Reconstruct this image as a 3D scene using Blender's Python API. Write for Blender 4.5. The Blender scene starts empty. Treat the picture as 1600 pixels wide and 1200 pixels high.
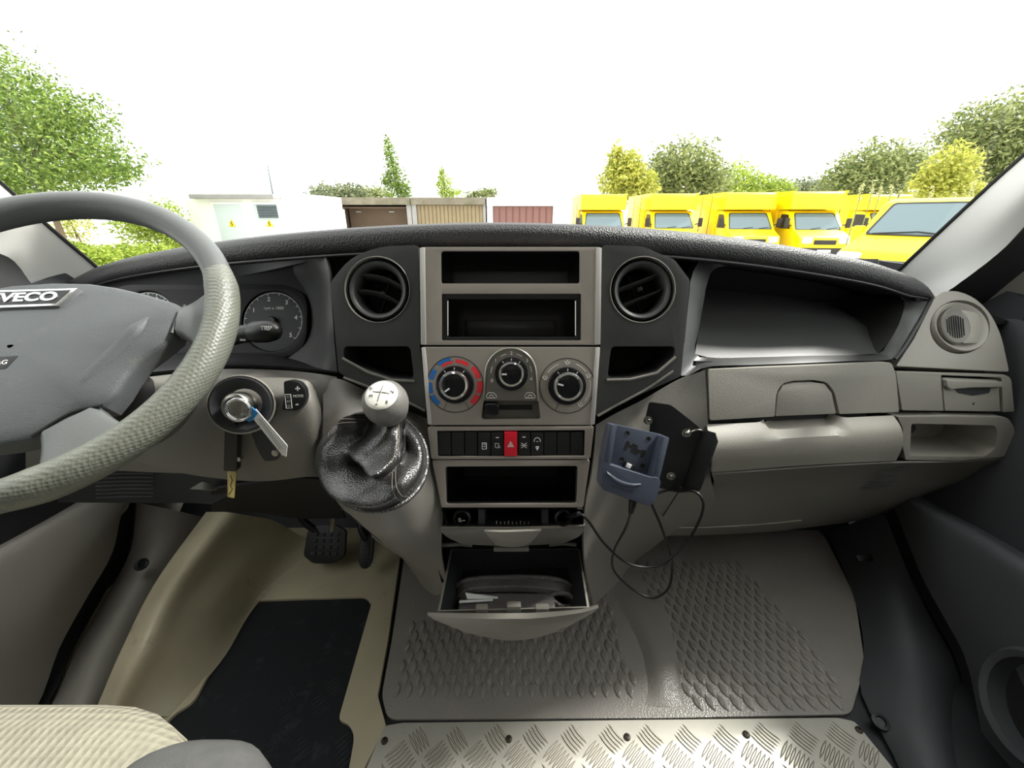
import bpy, bmesh, math, random
from mathutils import Vector as V, Matrix, geometry
import mathutils

# ---------------------------------------------------------------- camera, sky, light, exposure
S = bpy.context.scene
COL = S.collection
CZ = 0.85                                   # camera height above the cab floor
GZ = -1.0                                   # level of the yard outside
FPX, PITCH = 640.0, math.radians(22.5)
SN, CS = math.sin(PITCH), math.cos(PITCH)
cd = bpy.data.cameras.new('camera'); cam = bpy.data.objects.new('camera', cd); COL.objects.link(cam)
cd.sensor_width = 36.0; cd.lens = 36.0 * FPX / 1600.0; cd.clip_start = 0.02; cd.clip_end = 500
cam.location = (0, 0, CZ); cam.rotation_euler = (math.radians(90) - PITCH, 0, 0)
S.camera = cam
S.view_settings.view_transform = 'Standard'; S.view_settings.look = 'None'
S.view_settings.exposure = 0.12; S.view_settings.gamma = 1.0; S.view_settings.use_curve_mapping = False
W = bpy.data.worlds.new('overcast_sky'); S.world = W; W.use_nodes = True
_bg = W.node_tree.nodes['Background']
_bg.inputs[0].default_value = (0.97, 0.985, 0.98, 1); _bg.inputs[1].default_value = 2.5
sd = bpy.data.lights.new('sun', 'SUN'); sun = bpy.data.objects.new('sun', sd); COL.objects.link(sun)
sd.energy = 6.5; sd.angle = math.radians(9); sd.color = (1.0, 0.97, 0.92)
SUNDIR = V((-0.62, -0.22, -0.70)).normalized()         # hazy sun high over the front right
sun.rotation_euler = SUNDIR.to_track_quat('-Z', 'Y').to_euler()

# ---------------------------------------------------------------- geometry helpers
def ray(px, py):
    u, v = (px - 800) / FPX, (600 - py) / FPX
    return V((u, v * SN + CS, v * CS - SN))
def P(px, py, y=None, z=None, x=None):
    d = ray(px, py)
    if y is not None: t = y / d.y
    elif z is not None: t = (z - CZ) / d.z
    else: t = x / d.x
    return V((d.x * t, d.y * t, CZ + d.z * t))
def PP(l): return [P(a, b, c) for a, b, c in l]

class Frame:
    def __init__(s, o, ex, ey):
        s.o = V(o); s.ex = V(ex).normalized(); n = s.ex.cross(V(ey)).normalized()
        s.n = n; s.ey = n.cross(s.ex).normalized()
    def w(s, a, b, h=0): return s.o + s.ex * a + s.ey * b + s.n * h
    def px(s, px, py, h=0):
        d = ray(px, py); c = V((0, 0, CZ)); q = s.o + s.n * h
        t = (q - c).dot(s.n) / d.dot(s.n); p = c + d * t - s.o
        return (p.dot(s.ex), p.dot(s.ey))
    def pxs(s, l, h=0): return [s.px(a, b, h) for a, b in l]
    def wp(s, px, py, h=0): a, b = s.px(px, py, h); return s.w(a, b, h)
    def mat(s): return Matrix(((s.ex.x, s.ey.x, s.n.x, s.o.x), (s.ex.y, s.ey.y, s.n.y, s.o.y), (s.ex.z, s.ey.z, s.n.z, s.o.z), (0, 0, 0, 1)))
    def at(s, a, b, h=0, rot=0):
        c, q = math.cos(rot), math.sin(rot)
        return Frame(s.w(a, b, h), s.ex * c + s.ey * q, s.ey * c - s.ex * q)
def frame3(p0, p1, p2): return Frame(p0, p1 - p0, p2 - p0)      # origin, along x, roughly along y
WORLD = Frame((0, 0, 0), (1, 0, 0), (0, 1, 0))

def cr(pts, n, closed=False):
    """Catmull-Rom through pts, n samples (chord-length spaced)."""
    pts = [V(p) for p in pts]; m = len(pts)
    if m == 2: return [pts[0].lerp(pts[1], i / (n - 1)) for i in range(n)]
    segs = m if closed else m - 1
    ds = [max((pts[(i + 1) % m] - pts[i]).length, 1e-6) for i in range(segs)]
    tot = sum(ds); out = []
    for k in range(n):
        s = tot * k / (n if closed else n - 1); i = 0
        while i < segs - 1 and s > ds[i]: s -= ds[i]; i += 1
        t = min(s / ds[i], 1.0)
        g = lambda j: pts[j % m] if closed else (pts[j] if 0 <= j < m else (pts[0] * 2 - pts[1] if j < 0 else pts[-1] * 2 - pts[-2]))
        p0, p1, p2, p3 = g(i - 1), g(i), g(i + 1), g(i + 2)
        out.append(0.5 * ((2 * p1) + (p2 - p0) * t + (2 * p0 - 5 * p1 + 4 * p2 - p3) * t * t + (3 * p1 - p0 - 3 * p2 + p3) * t ** 3))
    return out
def lin(pts, n):
    pts = [V(p) for p in pts]; ds = [(pts[i + 1] - pts[i]).length for i in range(len(pts) - 1)]; tot = sum(ds); out = []
    for k in range(n):
        s = tot * k / (n - 1); i = 0
        while i < len(ds) - 1 and s > ds[i]: s -= ds[i]; i += 1
        out.append(pts[i].lerp(pts[i + 1], min(s / max(ds[i], 1e-9), 1)))
    return out
def rpoly(pts, r, n=4):
    """round the corners of a 2D polygon; r a number or one per corner"""
    out = []; m = len(pts)
    for i in range(m):
        p0, p1, p2 = V(pts[i - 1]), V(pts[i]), V(pts[(i + 1) % m])
        rr = r[i] if isinstance(r, (list, tuple)) else r
        a, b = p0 - p1, p2 - p1
        d = min(rr, a.length * .49, b.length * .49)
        if d < 1e-6: out.append((p1.x, p1.y)); continue
        A, B = p1 + a.normalized() * d, p1 + b.normalized() * d
        for k in range(n + 1):
            t = k / n; q = A * (1 - t) ** 2 + p1 * 2 * t * (1 - t) + B * t * t
            out.append((q.x, q.y))
    return out
def circ(r, n=32, c=(0, 0), a0=0.0, a1=2 * math.pi, ry=None):
    full = abs(a1 - a0 - 2 * math.pi) < 1e-6
    return [(c[0] + r * math.cos(a0 + (a1 - a0) * i / (n if full else n - 1)), c[1] + (ry or r) * math.sin(a0 + (a1 - a0) * i / (n if full else n - 1))) for i in range(n)]
def rect(x0, x1, y0, y1): return [(x0, y0), (x1, y0), (x1, y1), (x0, y1)]

class MB:
    def __init__(s): s.v = []; s.f = []; s.m = []
    def add(s, vs, fs, m=0):
        o = len(s.v); s.v += [tuple(p) for p in vs]
        for f in fs: s.f.append([i + o for i in f]); s.m.append(m)
        return s
    def grid(s, rows, cu=False, cv=False, m=0):
        nr, nc = len(rows), len(rows[0]); fs = []
        for i in range(nr if cv else nr - 1):
            for j in range(nc if cu else nc - 1):
                a, b = i, (i + 1) % nr; c, d = j, (j + 1) % nc
                fs.append([a * nc + c, a * nc + d, b * nc + d, b * nc + c])
        return s.add([p for r in rows for p in r], fs, m)
    def shell(s, rows, t, m=0):
        """grid with thickness t away from the camera"""
        nr, nc = len(rows), len(rows[0]); C = V((0, 0, CZ)); back = []
        for i in range(nr):
            rb = []
            for j in range(nc):
                du = rows[i][min(j + 1, nc - 1)] - rows[i][max(j - 1, 0)]; dv = rows[min(i + 1, nr - 1)][j] - rows[max(i - 1, 0)][j]
                n = du.cross(dv)
                n = n.normalized() if n.length > 1e-9 else (rows[i][j] - C).normalized()
                if n.dot(rows[i][j] - C) < 0: n = -n
                rb.append(rows[i][j] + n * t)
            back.append(rb)
        N = nr * nc; vs = [p for r in rows for p in r] + [p for r in back for p in r]; fs = []
        for i in range(nr - 1):
            for j in range(nc - 1):
                q = [i * nc + j, i * nc + j + 1, (i + 1) * nc + j + 1, (i + 1) * nc + j]
                fs.append(q); fs.append([k + N for k in reversed(q)])
        bd = [j for j in range(nc)] + [i * nc + nc - 1 for i in range(1, nr)] + [(nr - 1) * nc + j for j in range(nc - 2, -1, -1)] + [i * nc for i in range(nr - 2, 0, -1)]
        for k in range(len(bd)):
            a, b = bd[k], bd[(k + 1) % len(bd)]; fs.append([a, a + N, b + N, b])
        return s.add(vs, fs, m)
    def box(s, fr, x0, x1, y0, y1, z0, z1, m=0):
        vs = [fr.w(x, y, z) for z in (z0, z1) for y in (y0, y1) for x in (x0, x1)]
        return s.add(vs, [[0, 2, 3, 1], [4, 5, 7, 6], [0, 1, 5, 4], [2, 6, 7, 3], [0, 4, 6, 2], [1, 3, 7, 5]], m)
    def prism(s, fr, loops, h0, h1, m=0, caps=(1, 1), top=None):
        """extrude polygon (first loop) with holes (others) from h0 to h1; top = optional loops for the h1 end"""
        if not isinstance(loops[0][0], (tuple, list, V)): loops = [loops]
        top = top or loops
        if top and not isinstance(top[0][0], (tuple, list, V)): top = [top]
        lo = [fr.w(p[0], p[1], h0) for l in loops for p in l]; hi = [fr.w(p[0], p[1], h1) for l in top for p in l]
        n = len(lo); fs = []; o = 0
        for l in loops:
            k = len(l)
            for i in range(k): fs.append([o + i, o + (i + 1) % k, n + o + (i + 1) % k, n + o + i])
            o += k
        if len(loops) == 1: tr0 = tr1 = [list(range(n))]
        else:
            tr0 = geometry.tessellate_polygon([[V((p[0], p[1], 0)) for p in l] for l in loops])
            tr1 = geometry.tessellate_polygon([[V((p[0], p[1], 0)) for p in l] for l in top])
        if caps[0]: fs += [list(reversed(t)) for t in tr0]
        if caps[1]: fs += [[n + i for i in t] for t in tr1]
        return s.add(lo + hi, fs, m)
    def cavity(s, fr, poly, h0, h1, m=0, inset=0.0):
        """open box: walls from mouth at h0 back to h1 with a closed back"""
        c = (sum(p[0] for p in poly) / len(poly), sum(p[1] for p in poly) / len(poly))
        bk = [(c[0] + (p[0] - c[0]) * (1 - inset), c[1] + (p[1] - c[1]) * (1 - inset)) for p in poly]
        n = len(poly); vs = [fr.w(p[0], p[1], h0) for p in poly] + [fr.w(p[0], p[1], h1) for p in bk]
        return s.add(vs, [[i, (i + 1) % n, n + (i + 1) % n, n + i] for i in range(n)] + [list(range(n, 2 * n))], m)
    def lathe(s, fr, prof, n=32, m=0, sx=1.0, caps=True):
        rows = [[fr.w(r * math.cos(2 * math.pi * k / n) * sx, r * math.sin(2 * math.pi * k / n), h) for k in range(n)] for r, h in prof]
        s.grid(rows, cu=True, m=m)
        if caps:
            for r, rev in ((rows[0], True), (rows[-1], False)):
                s.add(r, [list(range(n))[::-1] if rev else list(range(n))], m)
        return s
    def tube(s, pts, r, n=8, m=0, closed=False, caps=True, flat=None):
        pts = [V(p) for p in pts]; k = len(pts); rs = r if isinstance(r, (list, tuple)) else [r] * k
        t = [(pts[(i + 1) % k] - pts[i - 1] if closed else pts[min(i + 1, k - 1)] - pts[max(i - 1, 0)]).normalized() for i in range(k)]
        up = V((0, 0, 1)) if abs(t[0].z) < .9 else V((1, 0, 0)); u = t[0].cross(up).normalized(); rows = []
        for i in range(k):
            u = (u - t[i] * u.dot(t[i])).normalized(); w = t[i].cross(u)
            rows.append([pts[i] + (u * math.cos(2 * math.pi * j / n) + w * math.sin(2 * math.pi * j / n)) * rs[i] for j in range(n)])
        s.grid(rows, cu=True, cv=closed, m=m)
        if caps and not closed: s.add(rows[0], [list(range(n))[::-1]], m); s.add(rows[-1], [list(range(n))], m)
        return s
    def build(s, name, mats, parent=None, bevel=0.0, seg=2, smooth=38, bang=32, weld=False):
        me = bpy.data.meshes.new(name)
        bm = bmesh.new(); vs = [bm.verts.new(p) for p in s.v]
        for f, m in zip(s.f, s.m):
            try: fc = bm.faces.new([vs[i] for i in f]); fc.material_index = m
            except ValueError: pass
        if weld: bmesh.ops.remove_doubles(bm, verts=bm.verts, dist=1e-5)
        bmesh.ops.recalc_face_normals(bm, faces=bm.faces)
        if bevel:
            es = [e for e in bm.edges if len(e.link_faces) == 2 and e.calc_face_angle(0) > math.radians(bang)]
            if es: bmesh.ops.bevel(bm, geom=es, offset=bevel, segments=seg, profile=.6, affect='EDGES', clamp_overlap=True)
        bm.to_mesh(me); bm.free()
        for p in me.polygons: p.use_smooth = True
        me.set_sharp_from_angle(angle=math.radians(smooth))
        for mt in (mats if isinstance(mats, (list, tuple)) else [mats]): me.materials.append(mt)
        return link(name, me, parent)

def link(name, data, parent=None, mw=None):
    o = bpy.data.objects.new(name, data); COL.objects.link(o)
    if parent is not None:
        o.parent = parent; o.matrix_parent_inverse = WM[parent].inverted()
    m = mw if mw is not None else Matrix()
    o.matrix_basis = m
    WM[o] = m.copy()
    return o
WM = {}
def thing(name, label, cat, base, group=None):
    o = bpy.data.objects.new(name, None); COL.objects.link(o); o.location = base; o.empty_display_size = .05
    WM[o] = Matrix.Translation(V(base)); return tag(o, label, cat, group)
def tag(o, label=None, cat=None, group=None, kind=None):
    if label: o['label'] = label
    if cat: o['category'] = cat
    if group: o['group'] = group
    if kind: o['kind'] = kind
    return o
def struct(o, label=None):
    o['kind'] = 'structure'
    if label: o['label'] = label
    return o
_txt = {}
def text(name, body, fr, size, mat, parent, h=0.0002, ext=0.0002, sx=1.0, align='CENTER', bold=0.0):
    key = (body, size, ext, align, bold)
    cu = bpy.data.curves.new(name, 'FONT'); cu.body = body; cu.size = size; cu.extrude = ext; cu.align_x = align; cu.align_y = 'CENTER'; cu.offset = bold
    t = bpy.data.objects.new(name, cu); COL.objects.link(t)
    dg = bpy.context.evaluated_depsgraph_get(); me = bpy.data.meshes.new_from_object(t.evaluated_get(dg))
    bpy.data.objects.remove(t); bpy.data.curves.remove(cu)
    M = fr.mat() @ Matrix.Translation((0, 0, h)) @ Matrix.Diagonal((sx, 1, 1, 1))
    me.transform(M); me.materials.clear(); me.materials.append(mat)
    me.name = name
    return link(name, me, parent)

# ---------------------------------------------------------------- materials (all procedural)
def lin_c(r, g, b):
    f = lambda c: ((c / 255 + .055) / 1.055) ** 2.4 if c / 255 > .04045 else c / 255 / 12.92
    return (f(r), f(g), f(b), 1)
def mat(name, col, rough=.5, metal=0.0, bump=0.0, bscale=300, btype='voronoi', var=0.0, vscale=6, dirt=None, dscale=4, dthr=.55, spec=.5, trans=0.0, coat=0.0, bdist=.001):
    m = bpy.data.materials.new(name); m.use_nodes = True; nt = m.node_tree; N = nt.nodes; L = nt.links
    b = N['Principled BSDF']; b.inputs['Base Color'].default_value = col; b.inputs['Roughness'].default_value = rough
    b.inputs['Metallic'].default_value = metal; b.inputs['Specular IOR Level'].default_value = spec; b.inputs['Coat Weight'].default_value = coat
    tc = N.new('ShaderNodeTexCoord')
    csock = None
    if var:
        nz = N.new('ShaderNodeTexNoise'); nz.inputs['Scale'].default_value = vscale; nz.inputs['Detail'].default_value = 5; L.new(tc.outputs['Object'], nz.inputs['Vector'])
        mr = N.new('ShaderNodeMapRange'); mr.inputs['From Min'].default_value = .3; mr.inputs['From Max'].default_value = .7; mr.inputs['To Min'].default_value = 1 - var; mr.inputs['To Max'].default_value = 1 + var
        L.new(nz.outputs['Fac'], mr.inputs['Value'])
        mx = N.new('ShaderNodeMix'); mx.data_type = 'RGBA'; mx.blend_type = 'MULTIPLY'; mx.inputs['Factor'].default_value = 1; mx.inputs['A'].default_value = col
        L.new(mr.outputs['Result'], mx.inputs['B']); csock = mx.outputs['Result']
    if dirt:
        nz = N.new('ShaderNodeTexNoise'); nz.inputs['Scale'].default_value = dscale; nz.inputs['Detail'].default_value = 8; nz.inputs['Roughness'].default_value = .7; L.new(tc.outputs['Object'], nz.inputs['Vector'])
        rp = N.new('ShaderNodeMapRange'); rp.inputs['From Min'].default_value = dthr; rp.inputs['From Max'].default_value = dthr + .18; L.new(nz.outputs['Fac'], rp.inputs['Value'])
        mx = N.new('ShaderNodeMix'); mx.data_type = 'RGBA'; mx.inputs['A'].default_value = col; mx.inputs['B'].default_value = dirt
        if csock: L.new(csock, mx.inputs['A'])
        L.new(rp.outputs['Result'], mx.inputs['Factor']); csock = mx.outputs['Result']
    if csock: L.new(csock, b.inputs['Base Color'])
    if bump:
        if btype == 'voronoi': tx = N.new('ShaderNodeTexVoronoi'); out = tx.outputs['Distance']
        elif btype == 'check': tx = N.new('ShaderNodeTexVoronoi'); tx.inputs['Randomness'].default_value = .15; out = tx.outputs['Distance']
        elif btype == 'dots': tx = N.new('ShaderNodeTexVoronoi'); tx.voronoi_dimensions = '2D'; tx.inputs['Randomness'].default_value = .1; out = tx.outputs['Distance']
        else: tx = N.new('ShaderNodeTexNoise'); tx.inputs['Detail'].default_value = 3; out = tx.outputs['Fac']
        tx.inputs['Scale'].default_value = bscale; L.new(tc.outputs['Object'], tx.inputs['Vector'])
        bp = N.new('ShaderNodeBump'); bp.inputs['Strength'].default_value = bump; bp.inputs['Distance'].default_value = bdist
        L.new(out, bp.inputs['Height']); L.new(bp.outputs['Normal'], b.inputs['Normal'])
    return m
def leafmat(name, c1, c2):
    m = bpy.data.materials.new(name); m.use_nodes = True; nt = m.node_tree; N = nt.nodes; L = nt.links
    b = N['Principled BSDF']; b.inputs['Roughness'].default_value = .6; b.inputs['Specular IOR Level'].default_value = .2
    g = N.new('ShaderNodeNewGeometry'); mx = N.new('ShaderNodeMix'); mx.data_type = 'RGBA'; mx.inputs['A'].default_value = c1; mx.inputs['B'].default_value = c2
    L.new(g.outputs['Random Per Island'], mx.inputs['Factor']); L.new(mx.outputs['Result'], b.inputs['Base Color'])
    t = N.new('ShaderNodeBsdfTranslucent'); L.new(mx.outputs['Result'], t.inputs['Color'])
    ms = N.new('ShaderNodeMixShader'); ms.inputs[0].default_value = .3; L.new(b.outputs[0], ms.inputs[1]); L.new(t.outputs[0], ms.inputs[2]); L.new(ms.outputs[0], N['Material Output'].inputs['Surface'])
    return m
def glassmat(name, tint, refl=.06):
    m = bpy.data.materials.new(name); m.use_nodes = True; nt = m.node_tree; N = nt.nodes; L = nt.links; N.remove(N['Principled BSDF'])
    t = N.new('ShaderNodeBsdfTransparent'); t.inputs[0].default_value = tint
    gl = N.new('ShaderNodeBsdfGlossy'); gl.inputs['Roughness'].default_value = .02
    ms = N.new('ShaderNodeMixShader'); ms.inputs[0].default_value = refl; L.new(t.outputs[0], ms.inputs[1]); L.new(gl.outputs[0], ms.inputs[2])
    L.new(ms.outputs[0], N['Material Output'].inputs['Surface']); return m

M = {}
M['brow'] = mat('brow_leather', lin_c(48, 48, 48), .48, bump=.8, bscale=420, var=.08)
M['upper'] = mat('charcoal_plastic', lin_c(60, 61, 60), .42, bump=.12, bscale=700)
M['black'] = mat('black_plastic', lin_c(22, 22, 23), .45)
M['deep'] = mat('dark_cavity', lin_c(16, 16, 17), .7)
M['gloss'] = mat('black_gloss', lin_c(14, 15, 18), .2)
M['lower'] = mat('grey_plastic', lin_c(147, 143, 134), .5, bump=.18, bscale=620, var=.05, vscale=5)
M['knee'] = mat('mid_grey_plastic', lin_c(116, 113, 106), .5, bump=.18, bscale=620, var=.05, vscale=5)  # darker copy of grey_plastic; weaker light on the knee panels put into colour
M['silver'] = mat('satin_silver', lin_c(166, 158, 149), .36, metal=.35, var=.04, vscale=20)
M['chrome'] = mat('chrome', lin_c(225, 225, 225), .12, metal=1)
M['steel'] = mat('worn_steel', lin_c(170, 168, 160), .3, metal=1)
M['white'] = mat('white_print', lin_c(225, 225, 222), .6)
M['greyprint'] = mat('grey_print', lin_c(60, 58, 55), .6)
M['red'] = mat('hazard_red', lin_c(226, 28, 50), .35, bump=.3, bscale=380, btype='check')
M['redp'] = mat('red_print', lin_c(232, 52, 62), .5)
M['bluep'] = mat('blue_print', lin_c(30, 110, 190), .5)
M['wheel'] = mat('wheel_polyurethane', lin_c(92, 95, 93), .42, bump=.25, bscale=500, btype='noise', var=.1, vscale=14)
M['wheelgrip'] = mat('wheel_grip', lin_c(108, 110, 100), .42, bump=1.0, bscale=270, btype='check', var=.1, vscale=25, bdist=.0007)
M['hub'] = mat('hub_plastic', lin_c(78, 81, 83), .5, bump=.5, bscale=900, btype='noise', var=.12, vscale=8, dirt=lin_c(100, 100, 94), dscale=14, dthr=.58)
M['leather'] = mat('gaiter_leather', lin_c(44, 43, 42), .30, bump=.5, bscale=500, spec=.8)
M['thread'] = mat('stitching', lin_c(120, 116, 105), .7)
M['knob'] = mat('knob_rubber', lin_c(112, 110, 106), .45, bump=.3, bscale=300, btype='noise', var=.08)
M['knobtop'] = mat('knob_cap', lin_c(226, 224, 214), .25)
M['beige'] = mat('beige_vinyl', lin_c(200, 189, 160), .38, bump=.15, bscale=160, btype='noise', var=.12, vscale=7, dirt=lin_c(112, 102, 82), dscale=9, dthr=.62)
M['mat'] = mat('black_carpet', lin_c(26, 28, 33), .8, bump=.5, bscale=900, btype='noise', dirt=lin_c(62, 64, 68), dscale=16, dthr=.57)
M['rubber'] = mat('rubber_mat', lin_c(150, 145, 138), .30, bump=.6, bscale=330, var=.07, vscale=6)
M['plate'] = mat('chequer_plate', lin_c(208, 204, 192), .42, metal=.3, var=.06, vscale=22, dirt=lin_c(160, 150, 128), dscale=30, dthr=.64)
M['screw'] = mat('dark_screw', lin_c(66, 58, 50), .5, metal=.5)
M['door_shaded'] = mat('shaded_door_plastic', lin_c(72, 73, 76), .55, bump=.2, bscale=420, var=.06)  # darker copy of door_plastic; shade on the passenger side put into colour
M['door'] = mat('door_plastic', lin_c(150, 146, 137), .55, bump=.2, bscale=420, var=.06)
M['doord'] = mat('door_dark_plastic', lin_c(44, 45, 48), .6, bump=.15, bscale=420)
M['pillar'] = mat('pillar_trim', lin_c(236, 236, 232), .55, bump=.1, bscale=500, btype='noise')
M['seal'] = mat('rubber_seal', lin_c(20, 20, 20), .6)
M['cradle'] = mat('cradle_plastic', lin_c(62, 68, 82), .42, var=.05)
M['bracket'] = mat('bracket_steel', lin_c(24, 24, 26), .42, bump=.2, bscale=400, btype='noise')
M['cable'] = mat('cable_rubber', lin_c(24, 24, 25), .35)
M['fabric'] = mat('seat_fabric', lin_c(146, 142, 125), .9, bump=1.0, bscale=120, btype='dots', var=.1, vscale=40, bdist=.004)
M['fabricd'] = mat('seat_bolster', lin_c(84, 84, 82), .85, bump=.8, bscale=600, btype='noise', var=.1, vscale=60)
M['paper'] = mat('paper', lin_c(238, 238, 236), .7)
M['wallet'] = mat('wallet_leather', lin_c(98, 95, 94), .4, bump=.8, bscale=350, var=.15, vscale=30)
M['brass'] = mat('brass_key', lin_c(196, 182, 130), .3, metal=.9)
M['bluetag'] = mat('blue_tag', lin_c(28, 130, 200), .5)
M['dial'] = mat('dial_face', lin_c(22, 24, 28), .5)
M['glass'] = glassmat('windscreen_glass', (.985, .995, .985, 1), .015)
M['sideglass'] = glassmat('side_glass', (.93, .96, .94, 1), .03)
M['lens'] = glassmat('gauge_lens', (.97, .97, .98, 1), .03)
def pts(l): return [p if isinstance(p, V) else P(*p) for p in l]
def loft(rows, nu=16, nv=12):
    """rows of points -> smooth grid nv x nu"""
    rr = [cr(pts(r), nu) for r in rows]
    cols = [cr([r[j] for r in rr], nv) for j in range(nu)]
    return [[cols[j][i] for j in range(nu)] for i in range(nv)]
def px_x(px, py, x): return P(px, py, x=x)
def px_z(px, py, z): return P(px, py, z=z)

# ================================================================ the cab shell
CARPET = [(388, 938), (572, 932), (580, 944), (528, 1126), (546, 1131), (554, 1150), (540, 1230), (230, 1230), (252, 1140), (270, 1116), (302, 1098), (378, 952)]
cpoly = [tuple(px_z(a, b, .012).xy) for a, b in CARPET]
cpoly = rpoly(cpoly, [.03, .02, .0, .02, .02, .03, .01, .01, .04, .03, .03, .03], 3)
FLOOR_OUT = [(-1.0, .12), (-.12, .12), (-.12, 1.12), (-1.0, 1.12)]
RIM = [(603, 1133), (590, 1086), (606, 1000), (626, 862), (632, 800)]
rim = [tuple(px_z(a, b, .012).xy) for a, b in RIM]
fl_poly = [(-.98, .18), (rim[0][0] - .035, .18), (rim[0][0] - .03, rim[0][1] - .1)] + rim + [(rim[-1][0], 1.12), (-.98, 1.12)]
b = MB(); b.box(WORLD, -1.0, 1.0, .1, 1.14, -.03, 0)
floor = struct(b.build('floor', M['doord']), 'cab floor pan under the vinyl and mats')
b = MB(); b.prism(WORLD, [fl_poly, cpoly], 0.0005, .012)
fv = b.build('vinyl_floor_cover', M['beige'], floor, bevel=.003, smooth=30)
# moulded wheel-arch hump on the driver's side
def hz(l): return [px_z(a, b, z) for a, b, z in l]
hump = [hz([(322, 800, .16), (352, 800, .20), (392, 806, .16), (432, 815, .10), (478, 842, .02), (520, 850, .008)]),
        hz([(246, 905, .14), (276, 905, .17), (318, 908, .13), (362, 914, .085), (398, 928, .02), (412, 932, .008)]),
        hz([(192, 1010, .11), (222, 1012, .135), (262, 1016, .10), (300, 1022, .06), (338, 1028, .018), (348, 1030, .008)]),
        hz([(146, 1117, .05), (170, 1119, .065), (200, 1120, .045), (235, 1120, .028), (262, 1119, .014), (270, 1119, .008)])]
b = MB(); b.shell(loft(hump, 26, 24), .006)
b.build('wheel_arch_hump', M['beige'], floor, smooth=60)
b = MB(); a = px_z(200, 1132, .03); b.box(Frame(a, (1, 0, 0), (0, 1, 0)), -.03, .045, -.02, .01, -.028, .004)
b.build('seat_rail_end', M['black'], floor, bevel=.002)
# toe board and bulkhead
b = MB(); b.shell([[V((x, y, z)) for x in (-.98, -.3, .3, .98)] for y, z in ((.92, 0.0), (1.0, .06), (1.08, .22), (1.12, .6), (1.14, .74))], .01)
struct(b.build('wall_front', M['doord']), 'dark bulkhead at the front of the footwells')

# carpet
b = MB(); b.prism(WORLD, cpoly, .0006, .006)
carpet = tag(b.build('floor_carpet', M['mat'], smooth=30), 'worn black carpet mat set into the beige driver floor', 'mat')
ru = random.Random(4); b = MB()
for gx, gy, an in ((522, 1075, .75), (500, 1100, .75), (445, 1120, .75), (450, 1090, -.7), (420, 1175, .75), (470, 1170, .75), (440, 1150, -.7), (540, 1165, .75), (535, 1180, .75)):      # chequer print pressed through the pile
    q = px_z(gx, gy, .006); d = V((math.cos(an), math.sin(an), 0)); n = V((-d.y, d.x, 0))
    for k in range(-2, 3): b.tube([q + n * k * .0075 - d * .013, q + n * k * .0075 + V((0, 0, .0003)), q + n * k * .0075 + d * .013], [.0004, .0012, .0004], 4)
tag(b.build('wear_ridge', mat('worn_ridge', lin_c(44, 46, 52), .6), carpet), kind='stuff')

# rubber mat with raised leaf studs
ml = [(632, 866), (612, 1000), (596, 1086), (606, 1124), (1040, 1122), (1330, 1116), (1352, 1040), (1336, 930), (1290, 840)]
mp = [tuple(px_z(a, b_, .008).xy) for a, b_ in ml]
mp = mp + [(mp[-1][0], 1.02), (mp[0][0], 1.02)]
b = MB(); b.prism(WORLD, rpoly(mp, .015, 3), .0008, .008)
rmat = tag(b.build('rubber_floor_mat', M['rubber'], bevel=.002, smooth=30), 'dark grey rubber floor mat with raised leaf tread on the passenger side', 'mat')
b = MB()
rw = loft([[px_z(958, 925, .008), px_z(980, 925, .009), px_z(1018, 928, .009), px_z(1036, 928, .008)],
           [px_z(968, 945, .008), px_z(990, 945, .016), px_z(1024, 948, .015), px_z(1042, 948, .008)],
           [px_z(1000, 1010, .008), px_z(1022, 1010, .020), px_z(1048, 1012, .017), px_z(1058, 1012, .008)],
           [px_z(1012, 1070, .008), px_z(1034, 1070, .018), px_z(1056, 1070, .014), px_z(1064, 1070, .008)],
           [px_z(1008, 1102, .008), px_z(1030, 1104, .0085), px_z(1054, 1104, .0085), px_z(1064, 1102, .008)]], 16, 24)
b.shell(rw, .001); b.build('ridge', M['rubber'], rmat, smooth=80)
def stud(b, c, L, w, ang, h=.0035, ts=.82):
    d = V((math.cos(ang), math.sin(ang), 0)); n = V((-d.y, d.x, 0)); pr = [(-1, 0), (-.72, .55), (-.38, .88), (0, 1), (.38, .88), (.72, .55), (1, 0), (.72, -.55), (.38, -.88), (0, -1), (-.38, -.88), (-.72, -.55)]; k = len(pr)
    b.add([c + d * L * p + n * w * q for p, q in pr] + [c + d * L * p * ts + n * w * q * ts + V((0, 0, h)) for p, q in pr], [[i, (i + 1) % k, k + (i + 1) % k, k + i] for i in range(k)] + [list(range(k, 2 * k))])
b = MB()
o0 = px_z(620, 1078, .008)
for r in range(15):
    for c in range(20):
        q = o0 + V((c * .0235 + (r % 2) * .0117, r * .0215, 0))
        lim = px_z(985, 1000, .008).x + (.0 if r < 3 else -.02)
        if q.x > lim or (r > 6 and q.x < .12): continue
        stud(b, q, .0158, .0066, 1.60, .003)
o1 = px_z(1090, 1098, .008)
for r in range(16):
    for c in range(13):
        q = o1 + V((c * .0235 - (r % 2) * .0115, r * .0215, 0))
        if q.x > px_z(1330, 1098, .008).x - .004 * abs(r - 4) + .01: continue
        stud(b, q, .0158, .0066, 1.85, .003)
tag(b.build('leaf_stud', M['rubber'], rmat, smooth=60), kind='stuff')

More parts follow.
